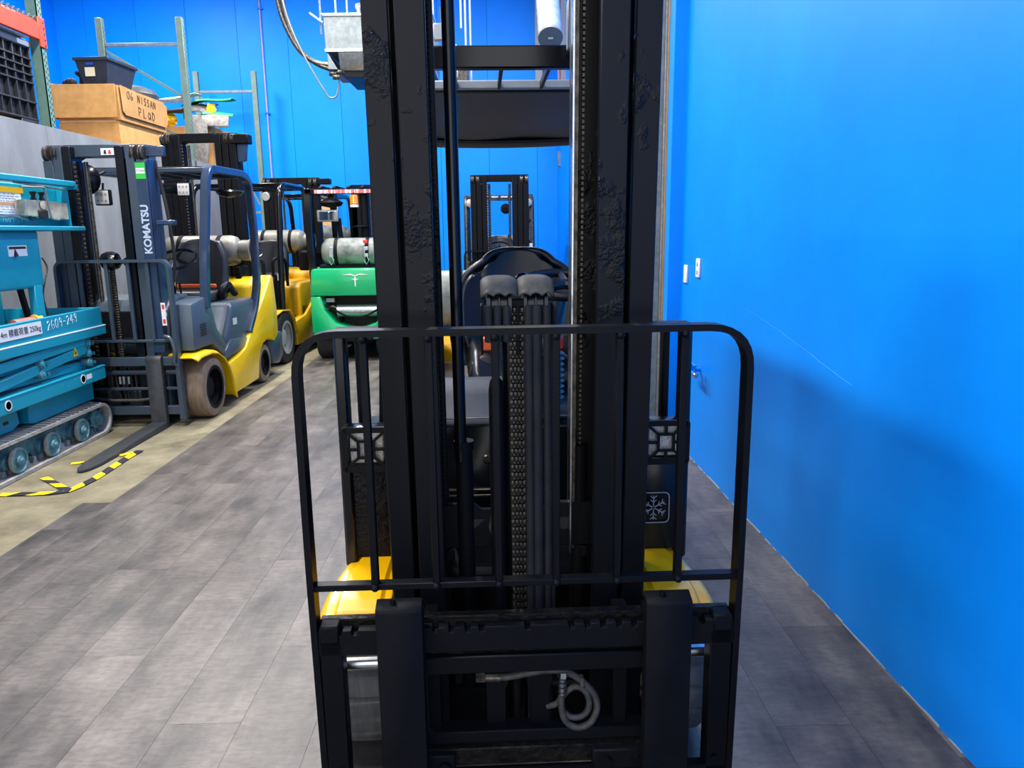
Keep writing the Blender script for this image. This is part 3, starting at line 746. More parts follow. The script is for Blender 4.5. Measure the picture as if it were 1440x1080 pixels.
# seat
SX, SY = .075, 1.80
def seat_back(u, v):
    uu = (u - .5) * 2; wv = .275 * (1 - .42 * max(0, (v - .45) / .55) ** 3.2) * (1 - .12 * max(0, .3 - v) / .3)
    x = SX + uu * wv
    z = .92 + v * .512 - .05 * (abs(uu) ** 4) * (v ** 4)
    rim = abs(uu) ** 6
    y = SY - .10 * uu * uu * (1 - .4 * v) - .03 * math.sin(v * math.pi) * (1 - uu * uu) + .02 * v
    y -= .016 * math.exp(-((abs(uu) - .12 - .62 * v) / .06) ** 2) * math.exp(-((v - .62) / .2) ** 2)
    return (x, y, z)
o = MB().grid(seat_back, 48, 36).build('seat_back', M_vinyl, T, solid=.05)
o.modifiers['thickness'].offset = -1
rim_pts = [Vector(seat_back(0, k / 24)) for k in range(0, 25)] + [Vector(seat_back(k / 24, 1)) for k in range(1, 25)] + [Vector(seat_back(1, 1 - k / 24)) for k in range(1, 25)]
MB().tube([p + Vector((0, -.004, 0)) for p in rim_pts], .017, 10).build('seat_piping', M_vinyl, o)
def cushion(u, v):
    uu = (u - .5) * 2
    return (SX + uu * .25 * (1 - .1 * v * v), 1.78 - v * .47, .915 + .035 * abs(uu) ** 3 - .07 * max(0, (v - .75) / .25) ** 2 + .02 * (1 - v))
c = MB().grid(cushion, 20, 20).build('seat_cushion', M_vinyl, T, solid=.09); c.modifiers['thickness'].offset = 1
for s in (-1, 1):
    MB().lathe([(.03, -.02), (.07, .0), (.08, .06), (.075, .16), (.05, .24), (.02, .27)], (SX + s * .155, 1.34, .945), 'y', 20).build('seat_bolster', M_vinyl, T)
    MB().box(SX + s*.15 - .022, SX + s*.15 + .022, 1.40, 1.44, 1.03, 1.085, .005).build('belt_buckle', M_beltor if s < 0 else M_red, T)
    MB().tube([(SX + s*.29, 1.75, .93), (SX + s*.30, 1.7, 1.05), (SX + s*.28, 1.62, 1.10), (SX + s*.28, 1.45, 1.08)], .018, 8).build('seat_side_guard', M_black, T)
# hood, counterweight, gas bottle
MB().prism([(1.30, .46), (1.28, .82), (1.36, .86), (2.10, .88), (2.10, .46)], 'x', -.44, .44, .03, 3).build('hood', M_dash, T)
MB().prism([(2.05, .16), (2.05, .98), (2.16, 1.02), (2.50, .96), (2.60, .80), (2.60, .30), (2.45, .16)], 'x', -.52, .52, .05, 3).build('counterweight', M_yel, T)
def gas_tank(par, c, ln, r, m, straps=True, collar=1, name='gas_cylinder'):
    x, y, z = c; h = ln / 2
    t = MB().lathe([(r*.25, -h), (r*.62, -h + r*.08), (r*.9, -h + r*.3), (r, -h + r*.6), (r, h - r*.6), (r*.9, h - r*.3), (r*.62, h - r*.08), (r*.25, h)], c, 'x', 32).build(name, m, par)
    MB().lathe([(r*.62, collar*(h - r*.12)), (r*.68, collar*(h + r*.05)), (r*.68, collar*(h + r*.55)), (r*.74, collar*(h + r*.6)), (r*.74, collar*(h + r*.68)), (r*.58, collar*(h + r*.68)), (r*.55, collar*(h - r*.1))], c, 'x', 28, cap=False).build('cylinder_collar', m, t)
    if straps:
        for q in (-.45, .45):
            MB().lathe([(r*1.02, q*h*1.1 - .022), (r*1.03, q*h*1.1 - .022), (r*1.03, q*h*1.1 + .022), (r*1.02, q*h*1.1 + .022)], c, 'x', 32, cap=False).build('cylinder_strap', M_blackm, t)
    return t
gas_tank(T, (-.02, 2.30, 1.165), .78, .155, M_tankd, True, -1)
MB().box(-.34, .34, 2.18, 2.42, 1.0, 1.03, .004).build('cylinder_cradle', M_blackm, T)
for s in (-1, 1): MB().box(min(s*.30, s*.50), max(s*.30, s*.50), 1.45, 2.02, .84, 1.05, .03, 3).build('hood_shoulder', M_blackg, T)
MB().lathe([(.03, 0), (.035, .02), (.03, .045), (.012, .05)], (-.47, 2.20, 1.12), 'z', 14).build('gas_valve', M_greenp, T)
MB().tube(rounded([(-.47, 2.20, 1.12), (-.50, 2.1, 1.02), (-.42, 2.0, .96), (-.36, 2.05, .9)], .05), .012, 8).build('gas_hose', M_worn, T)
# overhead guard roof
MB().box(-.40, .40, .79, .83, 2.02, 2.088, .005).build('overhead_guard_front_bar', M_blackg, T)
MB().box(-.40, .40, 1.205, 1.235, 2.032, 2.062, .004).build('overhead_guard_cross_bar', M_crossb, T)
for x in (-.325, -.17, -.013, .142, .30):
    MB().box(x - .006, x + .006, .83, 1.21, 2.03, 2.055, .002).build('overhead_guard_slat', M_black, T)
def roof(u, v):
    uu = (u - .5) * 2; y = lerp(1.24, 2.44, v)
    return (uu * .42, y, 2.035 - .045 * v + .006 * math.sin(uu * 5 + v * 7) * v - .012 * (1 - uu * uu) * v)
MB().grid(roof, 20, 20).build('roof_sheet', M_roofs, T, solid=.004)
def lip(u, v):
    uu = (u - .5) * 2
    return (uu * .42, 2.32 + .12 * v, 1.985 - .012 * (1 - uu * uu) - .03 * math.sin(v * math.pi) + .006 * v)
MB().grid(lip, 20, 8).build('roof_lip', M_roofs, T, solid=.004)
MB().box(-.225, -.195, .78, .80, 2.10, 2.15, .004).build('wire_clip', M_ledw, T)
MB().tube([(-.20, .8, 2.2), (-.195, .79, 2.12), (-.19, .79, 2.08)], .004, 6).build('wire', M_galvd, T)
MB().box(.185, .20, .72, .76, 2.06, 2.2, .003).build('guard_bracket', M_galvd, T)

# ================================================================== OTHER FORKLIFTS
def channel_rail(x0, x1, y0, y1, z0, z1, inward):
    """C/I rail: front flange, web, rear flange"""
    mb = MB(); mb.box(x0, x1, y0, y0 + .022, z0, z1, .002); mb.box(x0, x1, y1 - .022, y1, z0, z1, .002)
    xm = x0 if inward > 0 else x1 - .016
    mb.box(xm, xm + .016, y0 + .015, y1 - .015, z0, z1); return mb
def fork_pair(par, xs, wd, m, z0=.0, ln=1.1):
    for x in xs:
        f = MB().prism([(-.045, z0 + .005), (-.045, z0 + .56), (-.03, z0 + .585), (.01, z0 + .585), (.01, z0 + .55), (-.002, z0 + .55), (-.002, z0 + .05), (-.01, z0 + .005)], 'x', x - wd/2, x + wd/2, .002).build('fork', m, par)
        mb = MB(); bm = mb.bm; top_, bot_ = [], []
        bl = [(x - wd/2, -.02), (x + wd/2, -.02), (x + wd/2, -ln + .16), (x + wd*.36, -ln + .05), (x + wd*.12, -ln), (x - wd*.12, -ln), (x - wd*.36, -ln + .05), (x - wd/2, -ln + .16)]
        for a, b_ in bl:
            th = lerp(.045, .012, -b_ / ln); bot_.append(bm.verts.new((a, b_, z0 + .003))); top_.append(bm.verts.new((a, b_, z0 + .003 + th)))
        bm.faces.new(top_); bm.faces.new(bot_[::-1]); k = len(bl)
        for i in range(k): bm.faces.new((bot_[i], bot_[(i+1) % k], top_[(i+1) % k], top_[i]))
        mb.build('fork_blade', m, f)
def mast_set(par, hw, top, m, m2, y0=.04, y1=.22, lean=0.0, sheaves=True, chain=True, cx=0.0):
    def sh(mb):
        for v in mb.bm.verts: v.co.y += lean * v.co.z; v.co.x += cx
        return mb
    for s in (-1, 1):
        a, b_ = (s * hw, s * (hw - .075)); x0, x1 = min(a, b_), max(a, b_)
        sh(channel_rail(x0, x1, y0, y1, .1, top - .12, -s).box(min(s*hw, s*(hw-.215)), max(s*hw, s*(hw-.215)), y1 - .012, y1, .1, top - .12)).build('outer_mast_rail', m, par)
        a, b_ = (s * (hw - .085), s * (hw - .15)); x0, x1 = min(a, b_), max(a, b_)
        sh(channel_rail(x0, x1, y0 - .01, y1 - .02, .1, top - .02, -s)).build('middle_mast_rail', m, par)
        a, b_ = (s * (hw - .16), s * (hw - .225)); x0, x1 = min(a, b_), max(a, b_)
        r = sh(channel_rail(x0, x1, y0 - .02, y1 - .04, .12, top - .02, s)).build('inner_mast_rail', m2, par)
        if sheaves:
            for q in (hw - .03, hw - .10):
                mb = MB(); mb.lathe([(.04, -.018), (.058, -.018), (.058, -.008), (.048, -.004), (.048, .004), (.058, .008), (.058, .018), (.04, .018)], (s * q, (y0 + y1) / 2 - .06, top - .07), 'x', 20)
                sh(mb).build('chain_sheave', M_worn, par)
            mb = MB(); mb.box(min(s*hw, s*(hw - .15)), max(s*hw, s*(hw - .15)), y0 + .06, y1, top - .12, top, .004); sh(mb).build('mast_head_block', m, par)
    mb = MB(); mb.prism([(-hw + .14, top), (hw - .14, top), (hw - .14, top - .11), (hw - .2, top - .11), (hw - .24, top - .09), (-hw + .24, top - .09), (-hw + .2, top - .11), (-hw + .14, top - .11)], 'y', y0 + .05, y1, .004)
    sh(mb).build('mast_crosshead', m, par)
    mb = MB(); mb.box(-hw + .02, hw - .02, y0 + .1, y1 + .02, .72, .80, .004); sh(mb).build('mast_cross_tie', m, par)
    mb = MB(); mb.box(-hw + .02, hw - .02, y0 + .1, y1 + .02, .14, .26, .004); sh(mb).build('mast_cross_tie', m, par)
    mb = MB(); mb.cyl((-.03, y0 + .1, .14), (-.03, y0 + .1, 1.25), .035, seg=14); sh(mb).build('lift_cylinder', M_blackg, par)
    for s in (-1, 1):
        mb = MB(); mb.cyl((s * (hw - .26), y0 + .13, .2), (s * (hw - .26), y0 + .13, top - .12), .016, seg=10); sh(mb).build('piston_rod', M_worn, par)
    if chain:
        ch = MB(); ch.box(.01, .045, y0 + .02, y0 + .03, .3, 1.3); c = sh(ch).build('lift_chain', M_ink, par)
        mb = MB()
        for k in range(50): mb.box(.008, .047, y0 + .012, y0 + .032, .3 + k * .02, .3 + k * .02 + .012, .002)
        q = sh(mb).build('chain_links', M_chain, c); q['kind'] = 'stuff'
        sx = -(hw - .235)
        mb = MB()
        for k in range(int((top - .4) / .034)): mb.box(sx - .012, sx + .012, y0 + .0, y0 + .014, .3 + k * .034, .3 + k * .034 + .02, .002)
        q = sh(mb).build('chain_links', M_chain, par); q['kind'] = 'stuff'
def carriage_set(par, hb, ztop, m, bars=(-.3, -.1, .1, .3), mid=.66, cx=0.0):
    MB().box(cx - hb, cx + hb, 0, .035, .50, .57, .003).build('carriage_top_bar', m, par)
    MB().box(cx - hb, cx + hb, 0, .035, .10, .17, .003).build('carriage_foot_bar', m, par)
    MB().cyl((cx - hb + .02, .05, .44), (cx + hb - .02, .05, .44), .022, seg=12).build('side_shift_rod', m, par)
    MB().box(cx - hb, cx + hb - .02, .02, .05, .30, .32, .002).build('carriage_rail', m, par)
    pth = rounded([(cx - hb, .02, .06), (cx - hb, .02, ztop), (cx + hb, .02, ztop), (cx + hb, .02, .06)], .07, 6)
    mb = MB(); rings = []; n = len(pth)
    for i, p in enumerate(pth):
        a = pth[max(i-1, 0)]; c = pth[min(i+1, n-1)]; t = (c - a).normalized(); nr = Vector((-t.z, 0, t.x))
        wv = .020 if p.z < ztop - .1 else .011
        rings.append([mb.bm.verts.new(p + nr * (u * wv) + Vector((0, v * .028, 0))) for u, v in ((-1,-1),(1,-1),(1,1),(-1,1))])
    for i in range(n-1):
        for k in range(4): mb.bm.faces.new((rings[i][k], rings[i][(k+1) % 4], rings[i+1][(k+1) % 4], rings[i+1][k]))
    mb.bm.faces.new(rings[0]); mb.bm.faces.new(rings[-1]); mb.build('backrest_frame', m, par)
    MB().box(cx - hb, cx + hb, .006, .034, mid - .01, mid + .01, .002).build('backrest_mid_bar', m, par)
    for x in bars: MB().box(cx + x - .014, cx + x + .014, .006, .03, mid, ztop - .005, .002).build('backrest_bar', m, par)
def steering(par, c, r, m, knob=True, dirn=(0, -.45, .9)):
    c = Vector(c); ax = Vector(dirn).normalized(); e1 = Vector((1, 0, 0)); e2 = ax.cross(e1)
    o = MB().tube([c + (e1 * math.cos(t) + e2 * math.sin(t)) * r for t in [2 * math.pi * k / 30 for k in range(30)]], .014, 8, closed=True).build('steering_wheel', m, par)
    mb = MB()
    for t in (R(90), R(210), R(330)): mb.tube([c, c + (e1 * math.cos(t) + e2 * math.sin(t)) * r * .97], [.022, .01], 8)
    mb.build('spoke', m, o)
    if knob:
        k = c + (e1 * math.cos(R(150)) + e2 * math.sin(R(150))) * r
        MB().lathe([(.01, 0), (.012, .02), (.024, .03), (.024, .045), (.008, .055)], tuple(k), 'z', 14).build('spinner_knob', m, o)
    return o
def simple_seat(par, c, m, w_=.24, h=.44, face=-1):
    x, y, z = c
    def bk(u, v):
        uu = (u - .5) * 2; ww = w_ * (1 - .28 * max(0, (v - .55) / .45) ** 2.2)
        return (x + uu * ww, y + face * (.07 * uu * uu) - face * .10 * v, z + .06 + v * h - .03 * abs(uu) ** 4 * v)
    o = MB().grid(bk, 20, 16).build('seat_back', m, par, solid=.07)
    mb = MB(); mb.box(x - w_, x + w_, min(y, y + face * .46), max(y, y + face * .46), z, z + .10, .035, 3); mb.build('seat_cushion', m, par)
    return o
def led_lamp(par, c, s=.11, m=M_black):
    x, y, z = c
    o = MB().box(x - s/2, x + s/2, y, y + .05, z - s/2, z + s/2, .012, 2).build('work_lamp', m, par)
    MB().box(x - s*.42, x + s*.42, y - .006, y + .002, z - s*.42, z + s*.42, .006, 2).build('lamp_lens', M_ledw, o)
    for i in (-1, 0, 1):
        for j in (-1, 1): MB().lathe([(.009, -.009), (.009, -.004)], (x + i * s*.26, y, z + j * s*.2), 'y', 10).build('led_chip', M_lens, o)
    MB().tube([(x, y + .025, z + s/2), (x, y + .04, z + s*.9)], .01, 6).build('lamp_stalk', m, o)
    return o
def wheels(par, spec):
    """spec: list (x, y, r, width, rim radius, tyre mat, rim mat, grooves)"""
    for x, y, r, wd, ri, tm, rm, gr in spec:
        key = (r, wd, ri, tm.name, gr); k2 = (ri, wd, rm.name)
        if key not in WM: WM[key] = tyre_mesh(r, wd, ri, gr, tm, 96)
        if k2 not in WM: WM[k2] = rim_mesh(ri, wd, rm)
        wheel(par, WM[key], WM[k2], (x, y, r), 1 if x > 0 else -1)
WM = {}

# ---------------------------------------------------------------- slate and yellow forklift on the left
K = thing('forklift', 'slate grey and yellow forklift with forks on the floor beside the teal lift', 'forklift', (-3.02, 6.0, 0), R(-1.0))
KM = M_slate
mast_set(K, .395, 2.215, KM, M_blackg, .06, .24, 0.0, cx=-.065)
carriage_set(K, .44, 1.33, KM, (-.26, -.05, .12, .27), .70, 0.0)
fork_pair(K, (.265, -.40), .125, mat('grey_fork_steel', '303234', .5, col2='3c3e40', nscale=20), 0, 1.2)
for x, z in ((-.05, .38), (-.02, .38), (.02, .38)): MB().cyl((x, .03, z - .03), (x, .03, z + .03), .009, seg=8).build('hose_fitting', M_galvd, K)
for x in (-.16, -.1, -.05, -.02, .02, .06): MB().tube([(x, .06, .5), (x, .07, .35), (x * .8, .08, .2)], .01, 8).build('carriage_hose', M_rub, K)
MB().tube([(-.3, .02, .24), (-.1, .0, .22), (.1, .0, .22), (.3, .02, .24)], .012, 8).build('carriage_hose', M_hose, K)
# blue tinted outer rail face with lettering and stickers
o = MB().box(.331, .339, .062, .235, .75, 2.10, .002).build('rail_side_plate', M_slateb, K)
rail_face = MB().box(.250, .335, .036, .052, .60, 2.08, .003).build('rail_front_plate', M_slateb, K)
text('KOMATSU', .08, M_kom, rail_face, basis((.293, .0352, 1.57), (0, 0, 1), (-1, 0, 0)), ext=.001, bold=.0025)
st = MB().box(.255, .33, .033, .036, 1.95, 2.07).build('sticker', M_grn2, K, label='green sticker at the mast head')
MB().box(.26, .325, .0318, .033, 1.99, 2.03).build('sticker_print', M_paper, st)
text('TITAN', .022, M_ink, st, basis((.293, .0314, 2.01), (1, 0, 0), (0, 0, 1)))
st = MB().box(-.02, .08, .085, .088, 2.135, 2.185).build('sticker', M_paper, K)
for x in (.012, .048): MB().prism([(x - .012, 2.142), (x + .012, 2.142), (x + .006, 2.172), (x - .006, 2.172)], 'y', .0835, .085).build('sticker_print', M_ink if x < .03 else M_red, st)
st = MB().box(.34, .375, .030, .033, .82, 1.0).build('sticker', M_paper, K); MB().box(.348, .367, .0292, .030, .95, .985).build('sticker_print', M_red, st); MB().box(.348, .367, .0292, .030, .835, .87).build('sticker_print', M_red, st)
MB().box(.28, .46, .10, .13, 2.12, 2.20, .006).build('mast_head_guard', M_slateb, K)
MB().box(.36, .50, .05, .12, 1.60, 1.64, .008).build('hose_guide', M_slateb, K)
MB().tube(rounded([(.33, .2, 2.1), (.37, .2, 1.9), (.40, .2, 1.65), (.41, .22, 1.3), (.36, .22, 1.1)], .15), .014, 8).build('mast_hose', M_rub, K)
MB().tube(rounded([(.36, -.01, .74), (.42, -.02, .72), (.44, -.02, .62), (.42, -.02, .52), (.44, 0, .5)], .04), .016, 8).build('grab_loop', KM, K)
mb = MB(); mb.lathe([(.02, -.06), (.06, -.055), (.075, -.02), (.075, .02), (.06, .055), (.02, .06)], (-.05, .1, 1.33), 'x', 20).build('hose_sheave', M_blackg, K)
for dx in (.0, .05): MB().tube(rounded([(.0 + dx, .12, 1.30), (.10 + dx, .10, 1.36), (.16 + dx, .1, 1.38), (.1 + dx, .14, 1.2), (.14 + dx, .16, .85)], .05), .014, 8).build('lever', M_blackg, K)
# body
def kside(par, s):
    # yellow sill and rear swoop traced from the side
    prof = [(.80, .09), (1.50, .10), (1.52, .15), (1.56, .28), (1.62, .37), (1.72, .43), (1.85, .45), (1.98, .43), (2.08, .40), (2.22, .46), (2.24, .70), (2.18, 1.08), (2.12, 1.10), (1.95, .96), (1.72, .80), (1.50, .67), (1.32, .535), (1.22, .46), (1.02, .415), (.72, .38), (.74, .30), (.78, .18)]
    x0, x1 = (s * .46, s * .57)
    MB().prism(prof, 'x', min(x0, x1), max(x0, x1), .012, 2).build('side_panel', M_ykom, par)
    # front fender
    pr = [(.02, .555), (.10, .575), (.32, .575), (.46, .55), (.58, .49), (.68, .40), (.75, .28), (.80, .09)]
    mb = MB()
    def ff(u, v):
        k = u * (len(pr) - 1); i = min(int(k), len(pr) - 2); t = k - i
        return (s * lerp(.34, .60, v), lerp(pr[i][0], pr[i+1][0], t), lerp(pr[i][1], pr[i+1][1], t) - (.03 * max(0, v - .85) / .15))
    mb.grid(ff, 28, 10).build('fender', M_ykom, par, solid=.012)
    # overhead guard hoop
    xx = s * .535
    pts = rounded([(xx, .42, .92), (xx, .50, 1.35), (xx, .68, 2.00), (xx, .76, 2.08), (xx, 1.58, 2.09), (xx, 1.74, 2.02), (xx, 1.79, 1.55), (xx, 1.76, 1.02), (xx, 1.62, .80), (xx, 1.38, .58)], .10, 5)
    mb = MB(); n = len(pts); rg = []
    for i, p in enumerate(pts):
        a = pts[max(i-1, 0)]; c = pts[min(i+1, n-1)]; t = (c - a).normalized(); nr = Vector((0, -t.z, t.y))
        rg.append([mb.bm.verts.new(p + nr * (u * .032) + Vector((v * .035, 0, 0))) for u, v in ((-1,-.8),(-.8,-1),(.8,-1),(1,-.8),(1,.8),(.8,1),(-.8,1),(-1,.8))])
    for i in range(n-1):
        for k in range(8): mb.bm.faces.new((rg[i][k], rg[i][(k+1) % 8], rg[i+1][(k+1) % 8], rg[i+1][k]))
    mb.bm.faces.new(rg[0]); mb.bm.faces.new(rg[-1]); mb.build('overhead_guard_hoop', M_slateb, par)
    # cowl side
    MB().prism([(.10, .60), (.50, .60), (.72, .46), (.80, .56), (.62, .72), (.54, .92), (.48, 1.02), (.12, .98)], 'x', min(s*.36, s*.545), max(s*.36, s*.545), .02, 2).build('side_cowl', M_slatep, par)
    for j in range(5): MB().box(s*.547 - .003, s*.547 + .003, .25, .36, .70 + j * .022, .712 + j * .022).build('vent_slot', M_ink, par)
    MB().prism([(.68, .40), (1.22, .48), (1.22, .50), (.66, .43)], 'x', min(s*.34, s*.545), max(s*.34, s*.545), .004).build('step_plate', M_rub, par)
for s in (-1, 1): kside(K, s)
MB().prism([(.10, .70), (.10, .94), (.20, 1.02), (.50, 1.04), (.58, .96), (.58, .60)], 'x', -.36, .36, .02, 2).build('front_cowl', M_slatep, K)
MB().box(-.30, .33, .085, .105, .72, .93, .006).build('cowl_grille', M_blackm, K)
MB().lathe([(.001, -.008), (.03, -.006), (.034, 0)], (.32, .095, .90), 'y', 18).build('cowl_badge', M_paper, K)
MB().prism([(.85, .42), (.80, .60), (.98, .80), (1.05, .90), (1.75, .90), (1.95, .84), (1.95, .42)], 'x', -.53, .53, .05, 4).build('hood', M_slatep, K)
MB().prism([(.72, .42), (.74, .50), (.9, .58), (1.30, .56), (1.34, .50), (1.2, .46)], 'x', .40, .548, .012, 2).build('step_skirt', M_slatep, K)
MB().box(.53, .5345, 1.02, 1.12, .70, .76).build('hood_latch', M_ledw, K)
MB().prism([(1.80, .45), (1.80, 1.02), (1.95, 1.10), (2.25, 1.06), (2.40, .9), (2.42, .36), (2.2, .25), (1.98, .44)], 'x', -.47, .47, .04, 3).build('counterweight', M_ykom, K)
MB().prism([(2.05, .16), (2.02, .42), (2.20, .47), (2.46, .46), (2.46, .20), (2.30, .12)], 'x', -.545, .545, .03, 2).build('counterweight_skirt', M_slate, K)
MB().box(-.34, .34, .3, 1.9, .12, .42, .02).build('chassis', M_blackm, K)
simple_seat(K, (.06, 1.58, .90), M_seatg, .25, .52)
MB().box(-.10, .28, 1.34, 1.37, 1.02, 1.06, .008).build('seat_belt', M_beltor, K)
for s in (-1, 1): MB().tube(rounded([(.06 + s*.30, 1.6, .95), (.06 + s*.31, 1.4, 1.06), (.06 + s*.29, 1.28, 1.0), (.06 + s*.28, 1.3, .92)], .05), .035, 10).build('arm_rest', M_black, K)
steering(K, (.10, .92, 1.31), .18, M_blackg)
MB().cyl((.08, .66, 1.0), (.10, .90, 1.28), .06, .045, 14).build('steering_column', M_dash, K)
MB().lathe([(.02, 0), (.10, .02), (.12, .1), (.08, .2), (.03, .24)], (.06, .55, 1.0), 'z', 18).build('dash_pod', M_dash, K)
for i in range(3): MB().tube([(.2 + i * .05, .52, 1.02), (.21 + i * .05, .48, 1.12)], .009, 6).build('lever', M_blackg, K)
gas_tank(K, (-.08, 2.02, 1.36), .80, .155, M_tank)
for s in (-1, 1): MB().box(s*.3 - .03, s*.3 + .03, 1.9, 2.14, 1.0, 1.2, .01).build('cylinder_bracket', M_blackm, K)
MB().tube(rounded([(.40, 2.05, 1.1), (.46, 2.0, 1.14), (.50, 1.95, 1.1), (.5, 1.95, 1.0)], .04), .014, 8).build('gas_hose', M_hose, K)
MB().box(-.50, .50, .73, .79, 2.05, 2.09, .006).build('overhead_guard_front_bar', M_slate, K)
MB().box(-.50, .50, 1.60, 1.66, 2.05, 2.09, .006).build('overhead_guard_rear_bar', M_slate, K)
MB().box(-.47, .47, .76, 1.63, 2.088, 2.10, .003).build('roof_sheet', M_blackm, K)
for x in (-.3, -.1, .1, .3): MB().box(x - .012, x + .012, .79, 1.60, 2.05, 2.085, .003).build('overhead_guard_slat', M_slate, K)
led_lamp(K, (-.28, .52, 1.84), .13); led_lamp(K, (.37, .60, 1.90), .115)
for c in ((-.36, .45, 1.98), (.58, 1.1, 1.90)):
    m_ = MB().lathe([(.02, -.05), (.10, -.03), (.125, .0), (.11, .015), (.02, .02)], c, 'z' if c[0] > 0 else 'y', 24).build('round_mirror', M_blackg, K)
MB().prism([(.0, 1.86), (.32, 1.87), (.34, 1.93), (.30, 1.96), (.04, 1.96), (-.02, 1.92)], 'y', .66, .70, .015, 2).build('rear_view_mirror', M_blackg, K)
MB().tube([(-.36, .48, 1.98), (-.34, .72, 2.06)], .012, 6).build('mirror_arm', M_black, K)
wheels(K, [(.475, .35, .255, .22, .185, M_tyreb, M_blackm, 0), (-.475, .35, .255, .22, .185, M_tyreb, M_blackm, 0), (.455, 1.84, .205, .15, .135, M_tyreb, M_blackm, 0), (-.455, 1.84, .205, .15, .135, M_tyreb, M_blackm, 0)])

# ---------------------------------------------------------------- a plainer body shared by the trucks further back
def plain_truck(par, body, trim, guard_m, hood_m, mast_top, tank_m, front, rear, hw=.55, guard_hw=.50, guard_z=2.1, leg='straight', seat_m=M_seatg, mast_m=M_blackm, mast_hw=.38, forks=True, bars=(-.33, -.11, .11, .33), tank_z=1.30, mcx=0.0, fork_len=1.07):
    mast_set(par, mast_hw, mast_top, mast_m, M_blackm, .06, .24, cx=mcx)
    carriage_set(par, .50, 1.25, M_blackm, bars, .66)
    if forks: fork_pair(par, (-.26, .26), .11, M_blackm, 0, fork_len)
    for s in (-1, 1):
        pr = [(.05, .60), (.30, .64), (.55, .62), (.72, .50), (.80, .32)]
        mb = MB()
        def ff(u, v, s=s):
            k = u * (len(pr) - 1); i = min(int(k), len(pr) - 2); t = k - i
            return (s * lerp(.30, hw + .01, v), lerp(pr[i][0], pr[i+1][0], t), lerp(pr[i][1], pr[i+1][1], t))
        mb.grid(ff, 16, 6).build('fender', body, par, solid=.014)
        MB().prism([(.80, .16), (1.50, .16), (1.60, .36), (1.78, .46), (2.0, .46), (2.2, .40), (2.2, .68), (1.5, .62), (1.2, .50), (.80, .46)], 'x', min(s*(hw-.1), s*hw), max(s*(hw-.1), s*hw), .012, 2).build('side_panel', body, par)
        xx = s * guard_hw
        pts = rounded([(xx, .50, .62), (xx, .56, 1.3), (xx, .66, guard_z - .08), (xx, .80, guard_z), (xx, 1.60, guard_z), (xx, 1.80, guard_z - .1), (xx, 1.92, 1.2), (xx, 1.96, .66)], .12, 5)
        MB().tube(pts, .036, 10).build('overhead_guard_hoop', guard_m, par)
    MB().box(-guard_hw, guard_hw, .74, .80, guard_z - .03, guard_z + .02, .006).build('overhead_guard_front_bar', guard_m, par)
    MB().box(-guard_hw, guard_hw, 1.58, 1.64, guard_z - .03, guard_z + .02, .006).build('overhead_guard_rear_bar', guard_m, par)
    for x in (-.36, -.18, 0, .18, .36): MB().box(x - .014, x + .014, .80, 1.58, guard_z - .02, guard_z + .02, .003).build('overhead_guard_slat', guard_m, par)
    MB().prism([(.45, .50), (.45, .92), (.55, 1.04), (.75, 1.04), (.80, .50)], 'x', -.44, .44, .02, 2).build('front_cowl', trim, par)
    MB().box(-.45, .45, .78, 1.2, .44, .48, .01).build('floor_plate', M_rub, par)
    MB().prism([(1.12, .46), (1.10, .86), (1.18, .92), (1.90, .92), (1.90, .46)], 'x', -hw + .03, hw - .03, .035, 3).build('hood', hood_m, par)
    MB().prism([(1.86, .30), (1.86, 1.00), (1.98, 1.08), (2.32, 1.04), (2.46, .9), (2.46, .30), (2.3, .22)], 'x', -hw + .02, hw - .02, .05, 3).build('counterweight', body, par)
    MB().box(-.34, .34, .35, 1.9, .14, .44, .02).build('chassis', M_blackm, par)
    simple_seat(par, (0, 1.62, .92), seat_m, .25, .46)
    steering(par, (0, .92, 1.28), .17, M_blackg)
    MB().cyl((0, .70, 1.0), (0, .90, 1.25), .055, .045, 12).build('steering_column', M_dash, par)
    gas_tank(par, (0, 2.08, tank_z), .76, .155, tank_m)
    for s in (-1, 1): MB().box(s*.28 - .03, s*.28 + .03, 1.98, 2.2, 1.0, tank_z - .13, .01).build('cylinder_bracket', M_blackm, par)
    fr, fw, fri, ftm, frm, fg = front; rr, rw, rri, rtm, rrm, rg = rear
    wheels(par, [(s * (hw - fw/2 + .0), .42, fr, fw, fri, ftm, frm, fg) for s in (-1, 1)] + [(s * (hw - rw/2 - .03), 1.95, rr, rw, rri, rtm, rrm, rg) for s in (-1, 1)])

# second yellow truck with white wheel rims and a tall black mast
B2 = thing('forklift', 'yellow forklift with white front wheel rims and tall black mast, behind the slate one', 'forklift', (-3.14, 8.62, 0), R(-3.0))
plain_truck(B2, M_yel2, M_blackm, M_blackg, M_yel2, 2.62, M_tank, (.31, .20, .20, M_rub, M_white, 18), (.25, .17, .15, M_rub, M_white, 0), hw=.58, guard_hw=.52, mast_hw=.42, tank_z=1.42, mcx=-.14, forks=False)
MB().box(.22, .42, .05, .20, 2.50, 2.60, .008).build('mast_head_guard', M_black, B2)
MB().prism([(.26, 2.5), (.39, 2.5), (.36, 2.32), (.28, 2.30)], 'y', .1, .16, .006).build('mast_hose_guard', M_slateb, B2)
MB().lathe([(.02, -.02), (.05, -.012), (.06, .02), (.04, .06)], (.42, .50, 1.95), 'y', 18).build('work_lamp', M_blackm, B2)
MB().lathe([(.045, -.022), (.05, -.014)], (.42, .50, 1.95), 'y', 18).build('lamp_lens', M_lens, B2)
MB().tube(rounded([(.42, .55, 1.0), (.42, .55, 1.22), (.50, .62, 1.25), (.53, .7, 1.2), (.53, .72, .9)], .06), .018, 8).build('grab_rail', M_black, B2)
